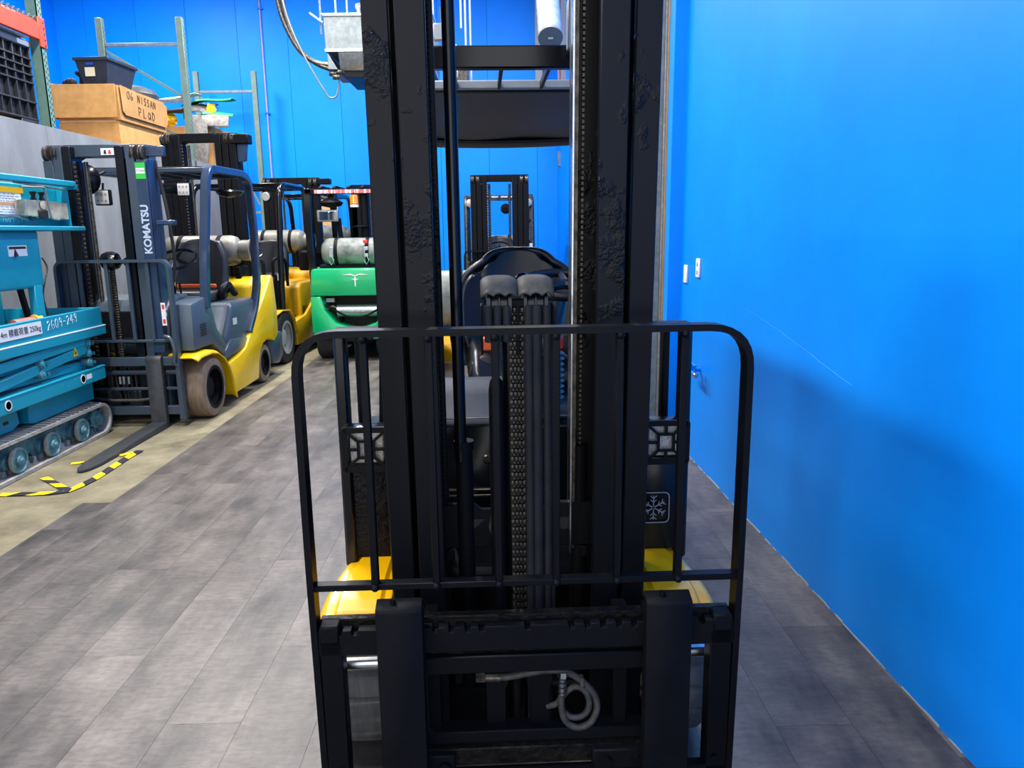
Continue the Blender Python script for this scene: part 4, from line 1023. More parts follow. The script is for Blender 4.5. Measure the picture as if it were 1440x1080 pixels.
st = MB().box(.485, .49, .50, .58, .98, 1.06).build('sticker', M_paper, B2)
MB().box(.47, .55, 1.15, 1.9, .50, .62, .01).build('side_skirt', M_blackm, B2)
MB().box(.30, .46, 1.9, 2.2, 1.0, 1.30, .03).build('battery_box', M_blackm, B2)

# third truck, mostly hidden behind the second
B3 = thing('forklift', 'yellow forklift mostly hidden between the tall black mast and the green truck', 'forklift', (-3.0, 11.25, 0), R(-1.0))
plain_truck(B3, M_yel2, M_blackm, M_blackg, M_yel2, 2.32, M_tankd, (.30, .2, .2, M_rub, M_blackm, 18), (.24, .16, .15, M_rub, M_blackm, 0), mast_hw=.40, tank_z=1.50, forks=False)
MB().box(.30, .58, .05, .20, 2.22, 2.30, .008).build('mast_head_guard', M_black, B3)
MB().prism([(1.9, .6), (1.9, 1.20), (2.3, 1.20), (2.3, .6)], 'x', .30, .50, .02, 2).build('rear_cabinet', M_yel, B3)

# centre truck facing the camera far down the aisle
B5 = thing('forklift', 'dark forklift facing the camera far down the aisle, seen above the black seat', 'forklift', (.035, 10.6, 0), R(1.0))
plain_truck(B5, M_yel2, M_blackm, M_worn, M_blackm, 2.28, M_tank, (.28, .2, .18, M_rub, M_blackm, 0), (.22, .16, .14, M_rub, M_blackm, 0), mast_hw=.40, guard_hw=.475, guard_z=2.02, bars=(-.42, -.2, 0, .2, .42), hw=.53)
for s in (-1, 1): MB().lathe([(.02, -.03), (.055, -.02), (.06, .02), (.03, .04)], (s*.42, .6, 1.92), 'y', 18).build('work_lamp', M_lens, B5)
MB().lathe([(.02, -.02), (.07, -.01), (.075, .01), (.03, .03)], (.10, .75, 1.84), 'y', 18).build('rear_view_mirror', M_blackm, B5)
for k in range(4): MB().box(-.25 + k * .14, -.15 + k * .14, .73, .738, 2.0, 2.02).build('warning_sticker', M_paper, B5)
MB().box(-.46, -.40, .28, .34, .72, .95, .006).build('front_marker', M_yel, B5); MB().box(-.46, -.40, .28, .34, .98, 1.10, .006).build('front_marker', M_worn, B5); MB().box(.43, .47, .4, .44, 1.2, 1.34, .006).build('front_marker', M_paper, B5)
MB().tube(rounded([(.44, .5, 1.35), (.41, .5, 1.4), (.41, .5, 1.62), (.45, .5, 1.68)], .03), .012, 6).build('grab_rail', M_black, B5)

# green truck with its tail towards us
G = thing('forklift', 'green forklift parked with its counterweight and grimy gas bottle towards us', 'forklift', (-1.72, 11.45, 0), R(180))
# here local y runs away from its forks, so the tail (large y) faces the camera
mast_set(G, .38, 2.20, M_blackm, M_blackm, .06, .24)
carriage_set(G, .50, 1.22, M_blackm, (-.3, 0, .3), .66)
fork_pair(G, (-.25, .25), .11, M_blackm, 0, 1.0)
cwp = [(-.50, 1.08), (-.48, 1.11), (.48, 1.11), (.50, 1.08), (.52, .79), (-.52, .79)]
MB().prism(cwp, 'y', 1.98, 2.42, .02, 2).build('counterweight', M_green, G)
lowp = [(-.52, .785), (-.40, .785), (-.36, .62), (-.24, .46), (0, .38), (.24, .46), (.36, .62), (.40, .785), (.52, .785), (.52, .36), (.46, .30), (.1, .25), (-.1, .25), (-.46, .30), (-.52, .36)]
MB().prism(lowp, 'y', 2.05, 2.42, .012, 2).build('counterweight_bumper', M_green, G)
MB().box(-.42, .42, 2.0, 2.04, .30, .79).build('radiator_recess', M_ink, G)
MB().cyl((-.24, 2.25, .60), (.24, 2.25, .60), .075, seg=20).build('muffler', M_galv, G)
MB().tube(rounded([(.24, 2.25, .62), (.30, 2.25, .66), (.36, 2.25, .62), (.36, 2.25, .5)], .04), .02, 8).build('exhaust_pipe', M_worn, G)
MB().tube(rounded([(-.38, 2.34, .68), (-.1, 2.36, .53), (.1, 2.36, .53), (.38, 2.34, .68)], .08), .012, 8).build('tow_bar', M_blackm, G)
MB().box(.28, .38, 2.2, 2.24, .70, .75, .004).build('fuse_box', M_paper, G)
MB().box(-.2, .16, 2.36, 2.46, .26, .33, .006).build('tow_hitch', M_blackm, G)
em = MB()
for pts in ([(.17, 1.035), (.06, 1.05), (0, 1.03), (-.06, 1.05), (-.17, 1.035), (-.05, 1.035), (0, 1.018), (.05, 1.035)], [(-.012, 1.01), (.012, 1.01), (.008, .99), (.05, .985), (.008, .975), (.006, .90), (-.006, .90), (-.008, .975), (-.05, .985), (-.008, .99)]):
    em.prism([(x * .9 - .02, z) for x, z in pts], 'y', 2.42, 2.424)
em.build('counterweight_badge', M_paper, G, smooth=False, label='pale winged badge')
MB().prism([(.50, .5), (.50, .95), (.6, 1.05), (.8, 1.05), (.85, .5)], 'x', -.44, .44, .02, 2).build('front_cowl', M_blackm, G)
MB().prism([(1.15, .46), (1.13, .90), (1.2, .95), (1.98, .95), (1.98, .46)], 'x', -.5, .5, .03, 2).build('hood', M_green, G)
MB().box(-.34, .34, .35, 2.0, .14, .46, .02).build('chassis', M_blackm, G)
simple_seat(G, (0, 1.6, .95), M_seatg, .24, .42)
steering(G, (0, .95, 1.25), .17, M_blackg)
for s in (-1, 1):
    pr = [(.05, .58), (.3, .62), (.55, .60), (.72, .48), (.8, .32)]
    mb = MB()
    def ff(u, v, s=s):
        k = u * (len(pr) - 1); i = min(int(k), len(pr) - 2); t = k - i
        return (s * lerp(.30, .55, v), lerp(pr[i][0], pr[i+1][0], t), lerp(pr[i][1], pr[i+1][1], t))
    mb.grid(ff, 14, 5).build('fender', M_green, G, solid=.014)
    MB().prism([(.8, .18), (1.98, .18), (1.98, .60), (1.2, .50), (.8, .46)], 'x', min(s*.44, s*.53), max(s*.44, s*.53), .012, 2).build('side_panel', M_green, G)
    pts = rounded([(s*.56, .55, .62), (s*.56, .62, 1.3), (s*.56, .72, 1.98), (s*.56, .84, 2.04)], .1, 4)
    MB().tube(pts, .035, 10).build('overhead_guard_leg', M_blackg, G)
    mb = MB(); mb.bar([(s*.58, 1.96, .9), (s*.60, 1.96, 1.5), (s*.60, 1.93, 2.06)], .07, .06, up=(0, 1, 0)); mb.build('overhead_guard_leg', M_blackg, G)
    MB().box(min(s*.54, s*.63), max(s*.54, s*.63), .8, 1.98, 2.0, 2.06, .006).build('overhead_guard_rail', M_blackg, G)
o = MB().box(-.62, .62, 1.92, 1.98, 1.99, 2.05, .006).build('overhead_guard_rear_bar', M_blackm, G)
MB().box(-.50, .50, 1.98, 1.984, 1.997, 2.04).build('reflective_tape', M_redtape, o)
for x in (-.42, -.25, -.08, .09, .26, .43): MB().prism([(.8, 2.05), (1.98, 2.05), (1.98, 2.07), (1.9, 2.09), (.8, 2.09)], 'x', x - .02, x + .02, .004).build('overhead_guard_slat', M_blackm, G)
b_ = MB().lathe([(.05, 0), (.055, .012), (.05, .02), (.05, .10), (.042, .115)], (.02, 1.99, 1.86), 'z', 18).build('beacon', M_orange, G)
MB().lathe([(.052, -.03), (.052, 0)], (.02, 1.99, 1.86), 'z', 18).build('beacon_base', M_paper, b_)
MB().tube([(.02, 1.99, 1.97), (.02, 1.96, 2.0)], .02, 8).build('beacon_stalk', M_blackm, b_)
m_ = MB().lathe([(.02, -.07), (.12, -.05), (.15, -.01), (.12, .01), (.04, .05), (.02, .10)], (.32, 1.90, 1.90), 'z', 22).build('dome_mirror', M_blackm, G)
MB().box(.22, .48, 1.98, 2.01, 1.66, 1.80, .02, 2).build('rear_view_mirror', M_galvd, G)
MB().box(.25, .45, 2.008, 2.013, 1.68, 1.78, .008).build('mirror_glass', M_glass, G)
MB().cyl((.20, 1.9, 1.1), (.24, 1.9, 1.7), .03, seg=10).build('mirror_post', M_blackm, G)
MB().cyl((-.08, 1.9, 1.1), (-.08, 1.9, 2.0), .05, seg=12).build('exhaust_stack', M_blackm, G)
MB().lathe([(.05, -.012), (.11, 0), (.05, .012)], (-.04, 1.92, 1.60), 'z', 16).build('stack_collar', M_blackm, G)
MB().cyl((-.30, 1.9, 1.1), (-.30, 1.9, 1.95), .05, seg=12).build('intake_pipe', M_worn, G)
t_ = gas_tank(G, (.04, 2.10, 1.30), .76, .165, M_tankd, True, -1)
for x in (-.14, .28):
    MB().box(x - .025, x + .025, 2.258, 2.268, 1.24, 1.36, .004).build('strap_latch', M_galv, t_)
    MB().tube([(x, 2.26, 1.26), (x - .03, 2.27, 1.20), (x, 2.27, 1.15), (x + .03, 2.27, 1.20)], .006, 6).build('strap_hook', M_galv, t_)
MB().box(-.16, -.11, 2.255, 2.27, 1.40, 1.44, .004).build('strap_tag', M_red, t_)
MB().box(-.36, .44, 2.02, 2.2, 1.10, 1.15, .01).build('cylinder_cradle', M_blackm, G)
wheels(G, [(s * .45, .42, .28, .2, .18, M_rub, M_blackm, 0) for s in (-1, 1)] + [(s * .36, 2.08, .27, .30, .15, M_rub, M_blackm, 0) for s in (-1, 1)])

# ================================================================== TEAL CRAWLER SCISSOR LIFT
S = thing('scissor_lift', 'teal crawler scissor lift with load sign and folded arms beside the partition', 'scissor lift', (-3.5, 5.0, 0))
XN, XF = -3.10, -3.86          # near and far side in the bay
Y0, Y1 = 3.75, 5.92
def track_loop(y0, y1, r0, r1, z0=.0):
    pts = []
    for k in range(13): a = R(90) - R(180) * k / 12; pts.append((y1 - r1 + r1 * math.cos(a), z0 + r1 + r1 * math.sin(a)))
    for k in range(13): a = R(270) - R(180) * k / 12; pts.append((y0 + r0 + r0 * math.cos(a), z0 + r0 + r0 * math.sin(a)))
    return pts
for xa, xb in ((XN - .20, XN), (XF, XF + .20)):
    out = track_loop(Y0, 5.90, .13, .125); inn = track_loop(Y0 + .022, 5.878, .108, .103, .022)
    mb = MB(); bm = mb.bm; n = len(out); V = []
    for (a, b), (c, d) in zip(out, inn): V.append([bm.verts.new((xa, a, b)), bm.verts.new((xb, a, b)), bm.verts.new((xb, c, d)), bm.verts.new((xa, c, d))])
    for i in range(n):
        p, q = V[i], V[(i+1) % n]
        for k in range(4): bm.faces.new((p[k], p[(k+1) % 4], q[(k+1) % 4], q[k]))
    belt = mb.build('track_belt', M_track, S, world=True)
    near = xb == XN
    if near:
        # cleats over the top run and round the end, drive teeth on the bottom run
        for k in range(26):
            y = 4.3 + k * .058
            MB().prism([(xa + .004, y), (xa + .10, y + .030), (xb - .004, y), (xb - .004, y + .022), (xa + .10, y + .052), (xa + .004, y + .022)], 'z', .248, .258).build('track_cleat', M_track, belt, world=True)
        for k in range(19):
            y = 4.3 + k * .082
            MB().prism([(y, .02), (y + .05, .02), (y + .035, .062), (y + .015, .062)], 'x', xa + .06, xa + .13).build('drive_tooth', M_track, belt, world=True)
        for y in (4.36, 4.74, 5.12, 5.50):
            w_ = MB().lathe([(.05, -.03), (.078, -.028), (.082, -.012), (.082, .0), (.072, .002), (.068, -.008), (.034, -.010), (.030, .006), (.016, .010), (.014, .022), (.004, .024)], (xb - .012, y, .108), 'x', 28).build('road_wheel', M_teald, S, world=True)
            MB().lathe([(.079, -.029), (.0835, -.024), (.0835, -.004), (.079, .001)], (xb - .012, y, .108), 'x', 28, cap=False).build('wheel_tread', M_track, w_, world=True)
            w2 = MB().lathe([(.03, -.06), (.07, -.055), (.078, -.03), (.074, .0), (.05, .008), (.045, .04)], (xb - .10, y - .06, .108), 'x', 24).build('inner_wheel', M_teald, S, world=True)
        sp = MB().lathe([(.03, -.05), (.075, -.05), (.075, -.01), (.05, 0), (.045, .02), (.02, .035), (.004, .037)], (xb - .05, 5.775, .125), 'x', 24).build('drive_sprocket', M_teald, S, world=True)
        for k in range(9):
            a = 2 * math.pi * k / 9; cy, cz = 5.775 + .088 * math.cos(a), .125 + .088 * math.sin(a)
            MB().cyl((xb - .09, cy, cz), (xb - .055, cy, cz), .012, seg=8).build('sprocket_tooth', M_teald, sp, world=True)
    else:
        for y in (4.36, 4.74, 5.12, 5.50): MB().lathe([(.08, -.06), (.08, .06)], (xb - .1, y, .108), 'x', 20).build('road_wheel', M_teald, S, world=True)
MB().box(XF + .05, XN - .09, 4.0, 5.75, .09, .20, .01).build('track_frame', M_teald, S, world=True)
# chassis boxes
MB().prism([(5.02, .285), (5.08, .268), (5.86, .268), (5.86, .42), (5.04, .43)], 'x', XF + .03, XN - .10, .006).build('battery_box', M_teal, S, world=True)
MB().prism([(3.8, .268), (4.90, .268), (4.97, .30), (4.95, .43), (3.8, .45)], 'x', XF + .03, XN - .13, .006).build('motor_box', M_teal, S, world=True)
MB().box(XN - .13, XN - .126, 4.80, 4.85, .325, .345).build('data_plate', M_ink, S, world=True)
MB().box(XF + .22, XN - .22, 5.0, 5.72, .18, .30, .006).build('cross_frame', M_teald, S, world=True)
bf = MB().box(XF, XN + .015, Y0 + .05, 5.86, .435, .535, .008).build('base_beam', M_tealw, S, world=True)
MB().box(XF, XN + .017, Y0 + .05, 5.862, .530, .541, .002).build('chipped_edge', M_tealw, bf, world=True)
for y in (4.66, 5.53):
    MB().lathe([(.026, .0), (.034, .001), (.034, .003), (.026, .003)], (XN + .015, y, .49), 'x', 24, cap=False).build('hole_rim', M_paper, bf, world=True)
    MB().lathe([(.001, .0012), (.027, .0012)], (XN + .015, y, .49), 'x', 24).build('bolt_hole', M_ink, bf, world=True)
MB().box(XN + .015, XN + .0165, 5.58, 5.65, .475, .510).build('maker_plate', M_paper, bf, world=True)
# folded scissor arms
for i, (xo, za, zb, ya, yb) in enumerate(((-.05, .565, .70, 4.0, 5.72), (-.05, .70, .76, 4.0, 5.72), (-.10, .57, .62, 5.72, 4.0), (-.10, .655, .72, 5.72, 4.0))):
    for sx in (XN + xo, XF - xo - .05):
        MB().prism([(ya, za - .035), (yb, zb - .035), (yb, zb + .03), (ya, za + .03)], 'x', sx, sx + .045, .004).build('scissor_arm', M_teal, S, world=True)
for y, zs in ((5.68, (.59, .66, .735)), (5.08, (.61, .68)), (4.5, (.6, .67))):
    for z in zs:
        p_ = MB().cyl((XN - .06, y, z), (XN + .008, y, z), .030, seg=16).build('pivot_pin', M_teald, S, world=True)
        MB().cyl((XN + .008, y, z), (XN + .014, y, z), .016, seg=6).build('pin_bolt', M_teal, p_, world=True)
        MB().cyl((XN - .03, y + .07, z - .01), (XN + .002, y + .07, z - .01), .014, seg=8).build('grease_nipple', M_teald, p_, world=True)
wl = MB().prism([(5.47, .665), (5.53, .67), (5.50, .73)], 'x', XN - .004, XN + .002).build('warning_label', M_yelb, S, world=True)
MB().prism([(5.488, .68), (5.512, .682), (5.50, .708)], 'x', XN + .002, XN + .0035).build('warning_symbol', M_ink, wl, world=True)
# platform
pf = MB().box(XF - .01, XN + .02, Y0, 5.93, .775, .842, .006).build('platform_frame', M_tealw, S, world=True)
MB().box(XF - .01, XN + .021, Y0, 5.932, .840, .848, .001).build('white_edge', M_mark, pf, world=True)
tb = MB().box(XN - .02, XN + .012, Y0, 5.90, .846, .985, .003).build('toe_board', M_tealw, S, world=True)
MB().box(XF, XF + .02, Y0, 5.90, .846, .985, .003).build('toe_board', M_tealw, S, world=True)
MB().box(XF + .02, XN - .02, 5.88, 5.90, .846, .985, .003).build('toe_board', M_tealw, S, world=True)
MB().box(XF + .02, XN - .02, Y0, 5.88, .846, .856).build('platform_floor', M_teald, S, world=True)
sg = MB().box(XN + .012, XN + .0145, 4.50, 5.115, .885, .968).build('load_sign', M_paper, S, world=True, label='white load sign in black letters')
inv = S.matrix_basis.inverted() if False else Matrix.Translation((3.5, -5.0, 0))
text('4m 積載荷重 250kg', .051, M_ink, sg, inv @ basis((XN + .0150, 5.105, .925), (0, 1, 0), (0, 0, 1)), ext=.0006, align='RIGHT')
handwriting('2G09-249', inv @ basis((XN + .0125, 5.18, .895), (0, 1, .05), (0, 0, 1)), .062, M_mark, tb, r=.03)
# things lying on the platform belong to it: hand pump
pu = thing('hand_pump', 'small red and yellow cylinder lying on the teal lift platform', 'pump', (-3.22, 5.15, .893))
MB().cyl((0, -.12, .06), (0, .10, .06), .035, seg=16).box(-.03, .03, -.1, .08, -.035, .04).build('barrel', mat('faded_red_paint', 'a85848', .5, col2='b86a5c'), pu)
MB().cyl((0, .10, .06), (0, .16, .06), .045, seg=16).build('cap', M_yelb, pu)
MB().cyl((0, .16, .06), (0, .22, .055), .032, .02, 14).build('nozzle', M_paper, pu)
# guard rail with control panel
XR = XN - .09
for z0, z1, ya, yb in ((1.885, 1.93, 3.9, 5.93), ):
    MB().box(XR - .03, XR + .02, ya, yb, z0, z1, .008).build('top_rail', M_tealw, S, world=True)
MB().box(XR - .34, XR - .30, 3.9, 5.93, 1.86, 1.91, .008).build('top_rail', M_tealw, S, world=True)
MB().box(XR - .34, XR + .02, 5.90, 5.945, 1.87, 1.905, .006).build('end_rail', M_tealw, S, world=True)
MB().box(XR - .33, XR + .05, 3.9, 5.93, 1.565, 1.598, .006).build('mid_rail', M_tealw, S, world=True)
MB().box(XR - .10, XR - .09, 3.95, 5.86, 1.59, 1.88, .002).build('back_panel', M_teal, S, world=True)
MB().box(XR - .30, XR - .01, 5.84, 5.855, 1.59, 1.88, .002).build('side_panel', M_teal, S, world=True)
MB().box(XR - .06, XR + .0, 4.3, 5.40, 1.18, 1.57, .022, 3).build('control_cabinet', M_teal, S, world=True)
MB().box(XR - .05, XR + .0, 5.27, 5.36, .85, 1.20, .004).build('rail_post', M_tealw, S, world=True)
MB().box(XF + .02, XF + .06, 5.80, 5.85, .85, 1.9, .004).build('rail_post', M_tealw, S, world=True)
MB().bar([(XR - .06, 5.20, 1.2), (XR - .06, 5.28, .86)], .03, .03, up=(1, 0, 0)).build('rail_brace', M_blackm, S, world=True)
cb = MB().prism([(5.31, 1.665), (5.54, 1.655), (5.83, 1.645), (5.83, 1.765), (5.54, 1.775), (5.31, 1.775)], 'x', XR - .085, XR - .01, .006).build('control_box', M_galvd if False else mat('grimy_cream_box', 'b8b4a0', .6, col2='8c8878', nscale=14), S, world=True)
MB().box(XR - .012, XR + .004, 5.44, 5.55, 1.652, 1.712, .008).build('control_recess', M_ink, cb, world=True)
MB().lathe([(.02, 0), (.03, .006), (.03, .012), (.012, .014)], (XR - .01, 5.50, 1.742), 'x', 18).build('control_knob', mat('cream_knob', 'c0b8a0', .5), cb, world=True)
for y in (5.48, 5.58): MB().lathe([(.024, 0), (.012, .03), (.024, .06)], (XR - .05, y, 1.775), 'z', 14).build('rubber_boot', M_rub, cb, world=True)
MB().tube(rounded([(XR + .01, 5.25, 1.855), (XR + .012, 5.52, 1.865), (XR + .012, 5.56, 1.65), (XR + .01, 5.66, 1.645)], .02), .008, 8).build('wire_guard', M_galvd, S, world=True)
MB().tube([(XR - .0, 5.2, 1.882), (XR - .0, 5.80, 1.862)], .007, 8).build('wire_guard', M_galvd, S, world=True)
sg = MB().box(XR - .0885, XR - .086, 4.90, 5.40, 1.675, 1.855).build('instruction_sign', M_paper, S, world=True)
MB().box(XR - .086, XR - .0845, 4.90, 5.43, 1.82, 1.857).build('sign_header', M_yelb, sg, world=True)
MB().box(XR - .086, XR - .0845, 4.93, 5.39, 1.735, 1.755).build('sign_band', mat('sign_orange', 'd89a70', .6), sg, world=True)
for k in range(7):
    z = 1.81 - k * .016 if k < 4 else 1.722 - (k - 4) * .016
    q = MB()
    y = 4.94
    while y < 5.34:
        d = random.uniform(.015, .05); q.box(XR - .086, XR - .0852, y, y + d, z, z + .004); y += d + .012
    q.build('sign_text', M_snow, sg, smooth=False, world=True)['kind'] = 'stuff'
bp_ = bpy.data.objects[S.name]
handwriting('2G09-249', inv @ basis((XR - .084, 5.16, 1.622), (0, 1, .02), (0, 0, 1)), .042, M_mark, S, r=.035)
MB().tube(rounded([(XR - .08, 5.60, 1.69), (XR - .04, 5.48, 1.68), (XR - .03, 5.40, 1.64), (XR - .02, 5.36, 1.66)], .03), .01, 8).build('control_cable', M_rub, S, world=True)
MB().tube(rounded([(XR - .06, 4.6, 1.665), (XR - .05, 5.0, 1.65), (XR - .05, 5.25, 1.665), (XR - .04, 5.36, 1.64)], .05), .009, 8).build('control_cable', M_galvd, S, world=True)
sg = MB().box(XR + .0, XR + .002, 5.04, 5.24, 1.40, 1.47).build('weight_sign', M_paper, S, world=True)
MB().box(XR + .002, XR + .003, 5.05, 5.23, 1.447, 1.463).build('sign_band', M_ink, sg, world=True)
MB().lathe([(.018, 0), (.014, .016), (.006, .035), (.004, .045)], (XR + .003, 5.11, 1.40), 'z', 10).build('sign_symbol', M_ink, sg, world=True)
MB().tube(rounded([(XR, 5.40, 1.38), (XR + .01, 5.44, 1.32), (XR, 5.41, 1.24), (XR - .02, 5.38, 1.12), (XR - .01, 5.40, .98)], .05), .006, 6).build('loose_cable', M_worn, S, world=True)
# hazard tape on the floor
def ribbon(name, pts, wd, label):
    mb = MB(); bm = mb.bm; uvl = bm.loops.layers.uv.new('UVMap'); pts = [Vector((p[0], p[1], 0)) for p in pts]; d = 0; prev = None; rows = []
    fine = []
    for a, b in zip(pts, pts[1:]):
        k = max(1, int((b - a).length / .05))
        fine += [a + (b - a) * (i / k) for i in range(k)]
    fine.append(pts[-1])
    for i, p in enumerate(fine):
        t = (fine[min(i+1, len(fine)-1)] - fine[max(i-1, 0)]).normalized(); nrm = Vector((-t.y, t.x, 0))
        if i: d += (p - fine[i-1]).length
        z = .0005 + random.random() * .004
        rows.append((bm.verts.new(p + nrm * wd / 2 + Vector((0, 0, z))), bm.verts.new(p - nrm * wd / 2 + Vector((0, 0, z))), d))
    for r0, r1 in zip(rows, rows[1:]):
        f = bm.faces.new((r0[0], r0[1], r1[1], r1[0])); u0, u1 = r0[2] / .22, r1[2] / .22
        for lp, uv in zip(f.loops, ((u0, 0), (u0, .25), (u1, .25), (u1, 0))): lp[uvl].uv = uv
    o = mb.build(name, M_tape, smooth=False, solid=.0012)
    return tag(o, label, 'tape', 'hazard tape on the floor')
ribbon('hazard_tape', [(-3.033, 4.385), (-2.731, 4.393), (-2.651, 4.426), (-2.627, 4.516), (-2.612, 4.639), (-2.611, 4.798), (-2.616, 4.968), (-2.621, 5.15), (-2.61, 5.289)], .058, 'long yellow and black tape curving on the concrete past the fork tip')
ribbon('hazard_tape', [(-2.954, 4.701), (-2.659, 4.44)], .05, 'short slanting yellow and black tape strip joining the long one')
ribbon('hazard_tape', [(-2.948, 5.004), (-2.876, 5.032)], .05, 'short tape scrap between the rubber track and the fork')
ribbon('hazard_tape', [(-2.701, 5.172), (-2.602, 5.271)], .05, 'crumpled tape end beside the fork, furthest from the teal lift')

# ================================================================== STORAGE DECK: racks, boxes, bins
ZD = 2.42
def hole_strip(x, y0, y1, z0, z1, par, m, n):
    mb = MB(); dz = (z1 - z0) / n
    for k in range(n):
        for q in (.3, .7):
            yy = lerp(y0, y1, q); zz = z0 + (k + (.5 if q < .5 else .1)) * dz
            mb.prism([(yy - .007, zz + .022), (yy + .007, zz + .022), (yy + .004, zz), (yy - .004, zz)], 'x', x, x + .0015)
    o = mb.build('slot_holes', M_ink, par, smooth=False); o['kind'] = 'stuff'
def rack_frame(loc, wd, h, m, label, holes=24, diag=True, deep=.07):
    t = thing('rack_frame', label, 'rack', loc)
    for x in (0, wd):
        p = MB(); p.box(x - .04, x + .04, 0, .012, 0, h, .003); p.box(x - .04, x - .032, .008, deep, 0, h); p.box(x + .032, x + .04, .008, deep, 0, h); o = p.build('upright', m, t)
        hole_strip(x + .0405, .005, deep, .1, h - .1, o, m, holes)
    for z in (.3, h * .45, h - .32): MB().box(.04, wd - .04, .02, .05, z - .02, z + .02, .003).build('horizontal_brace', M_galvd, t)
    if diag:
        for za, zb in ((.35, h * .42), (h * .48, h - .40)):
            MB().bar([(.05, .035, zb), (wd - .05, .035, za)], .03, .03, up=(0, 1, 0)).build('diagonal_brace', m, t)
    return t
rack_frame((-5.06, 10.45, ZD), 1.02, 1.84, M_rackp, 'pale green rack frame with a top cross brace behind the cardboard boxes', 30)
rack_frame((-5.01, 13.45, 0), .965, 4.2, M_rackp, 'pale green rack frame close to the blue back wall, lower than the other', 50)
# near rack post with orange beam
NR = thing('pallet_rack', 'dark green slotted rack post with an orange beam above the black bin', 'rack', (-4.20, 7.56, ZD))
p = MB(); p.box(-.09, .012, -.035, -.027, 0, 2.2, .002); p.box(.0, .012, -.035, .045, 0, 2.2, .002); p.box(-.09, .012, .037, .045, 0, 2.2, .002); o = p.build('upright', M_rackg, NR)
hole_strip(.0125, -.028, .040, .05, 2.15, o, M_rackg, 40)
bmz = .885
b_ = MB().box(-.035, .02, -2.6, -.04, bmz, bmz + .15, .004).build('beam', M_racko, NR)
MB().box(-.035, .0, -2.6, -.04, bmz + .15, bmz + .17, .003).build('beam_lip', M_racko, b_)
MB().box(.013, .024, -.06, .045, bmz - .06, bmz + .2, .003).build('beam_bracket', M_racko, NR)
for k in range(5): MB().lathe([(.008, 0), (.008, .004)], (.024, .02, bmz - .04 + k * .05), 'x', 8).build('beam_rivet', M_ink, NR)
mb = MB()
for k in range(34):
    y = -2.55 + k * .074; mb.tube([(.0, y, bmz + .168), (.012, y + .02, bmz + .195), (.0, y + .05, bmz + .20), (-.9, y + .05, bmz + .18)], .006, 5)
mb.build('wire_deck', M_galvd, NR)['kind'] = 'stuff'
MB().box(-.10, -.0, -2.6, -.2, bmz - .02, bmz + .0, .004).build('deck_support', M_galv, NR)
# black bulk bin: ribbed face towards the aisle
BN = thing('bulk_bin', 'black ribbed plastic bulk bin behind the partition under the orange beam', 'bin', (-4.25, 7.46, ZD))
L_, Hb, D_ = 1.5, .86, 1.0
MB().box(-D_, -.05, -L_, 0, .16, Hb - .02, .01).build('bin_body', M_plasb, BN)
MB().box(-D_ - .02, 0, -L_, .01, Hb - .06, Hb, .006).build('bin_rim', mat('grey_bin_rim', '6c6e72', .5), BN)
MB().box(.0, .004, -.2, -.03, Hb - .055, Hb - .012, .002).build('bin_label', M_paper, BN)
for z in (.70, .63, .56, .49, .32, .17): MB().box(-.055, -.005, -L_, 0, z - .007, z + .007, .002).build('bin_rib', M_plasb, BN)
for k in range(13): y = -L_ + .01 + k * (L_ - .02) / 12; MB().box(-.055, -.012, y - .008, y + .008, .16, Hb - .06, .002).build('bin_rib', M_plasb, BN)
for ya, yb in ((-.26, 0), (-1.5, -1.24), (-.9, -.6)): MB().box(-D_, -.01, ya, yb, 0, .17, .006).build('bin_foot', M_plasb, BN)
# cardboard boxes, one on the other
def carton(name, loc, wd, dp, h, m, label, rz=0):
    t = thing(name, label, 'box', loc, rz)
    MB().box(0, wd, 0, dp, 0, h, .004).build('box_body', m, t)
    return t
C1 = carton('cardboard_box', (-4.90, 8.96, ZD), .67, 1.16, .38, M_card, 'lower brown cardboard box standing behind the partition')
MB().box(.02, .64, -.004, .0, .36, .38, .001).build('tape_strip', M_cream, C1)
MB().prism([(.05, .26), (.14, .26), (.13, .28), (.06, .28)], 'y', -.003, 0).build('printed_mark', M_cardd, C1); MB().box(.09, .098, -.003, 0, .12, .26).build('printed_mark', M_cardd, C1)
C2 = thing('cardboard_box', 'upper open cardboard box with a handwritten flap', 'box', (-4.93, 8.90, ZD + .38))
MB().box(.05, .73, .04, 1.24, 0, .37, .004).build('box_body', M_cardd, C2)
fl = MB().box(0, 0, 0, 0, 0, 0) if False else None
MB().box(.0, .72, -.012, -.004, .02, .375, .002, M=Matrix.Rotation(R(-2), 4, 'X')).build('box_flap', M_card, C2)
MB().box(-.012, -.004, 0, .5, .02, .40, .002).build('box_flap', M_cardd, C2)
fp = MB().prism([(.06, .375), (1.26, .33), (1.26, .12), (1.20, .06), (.14, .06), (.08, .10)], 'x', .745, .752, .002).build('box_flap', M_cardd, C2)
handwriting('06 NISSAN', basis((.7535, .20, .25), (0, 1, -.02), (0, 0, 1)), .085, M_ink, fp, wid=.78, r=.045)
handwriting('PLaD', basis((.7535, .44, .10), (0, 1, -.02), (0, 0, 1)), .10, M_ink, fp, wid=.95, r=.04)
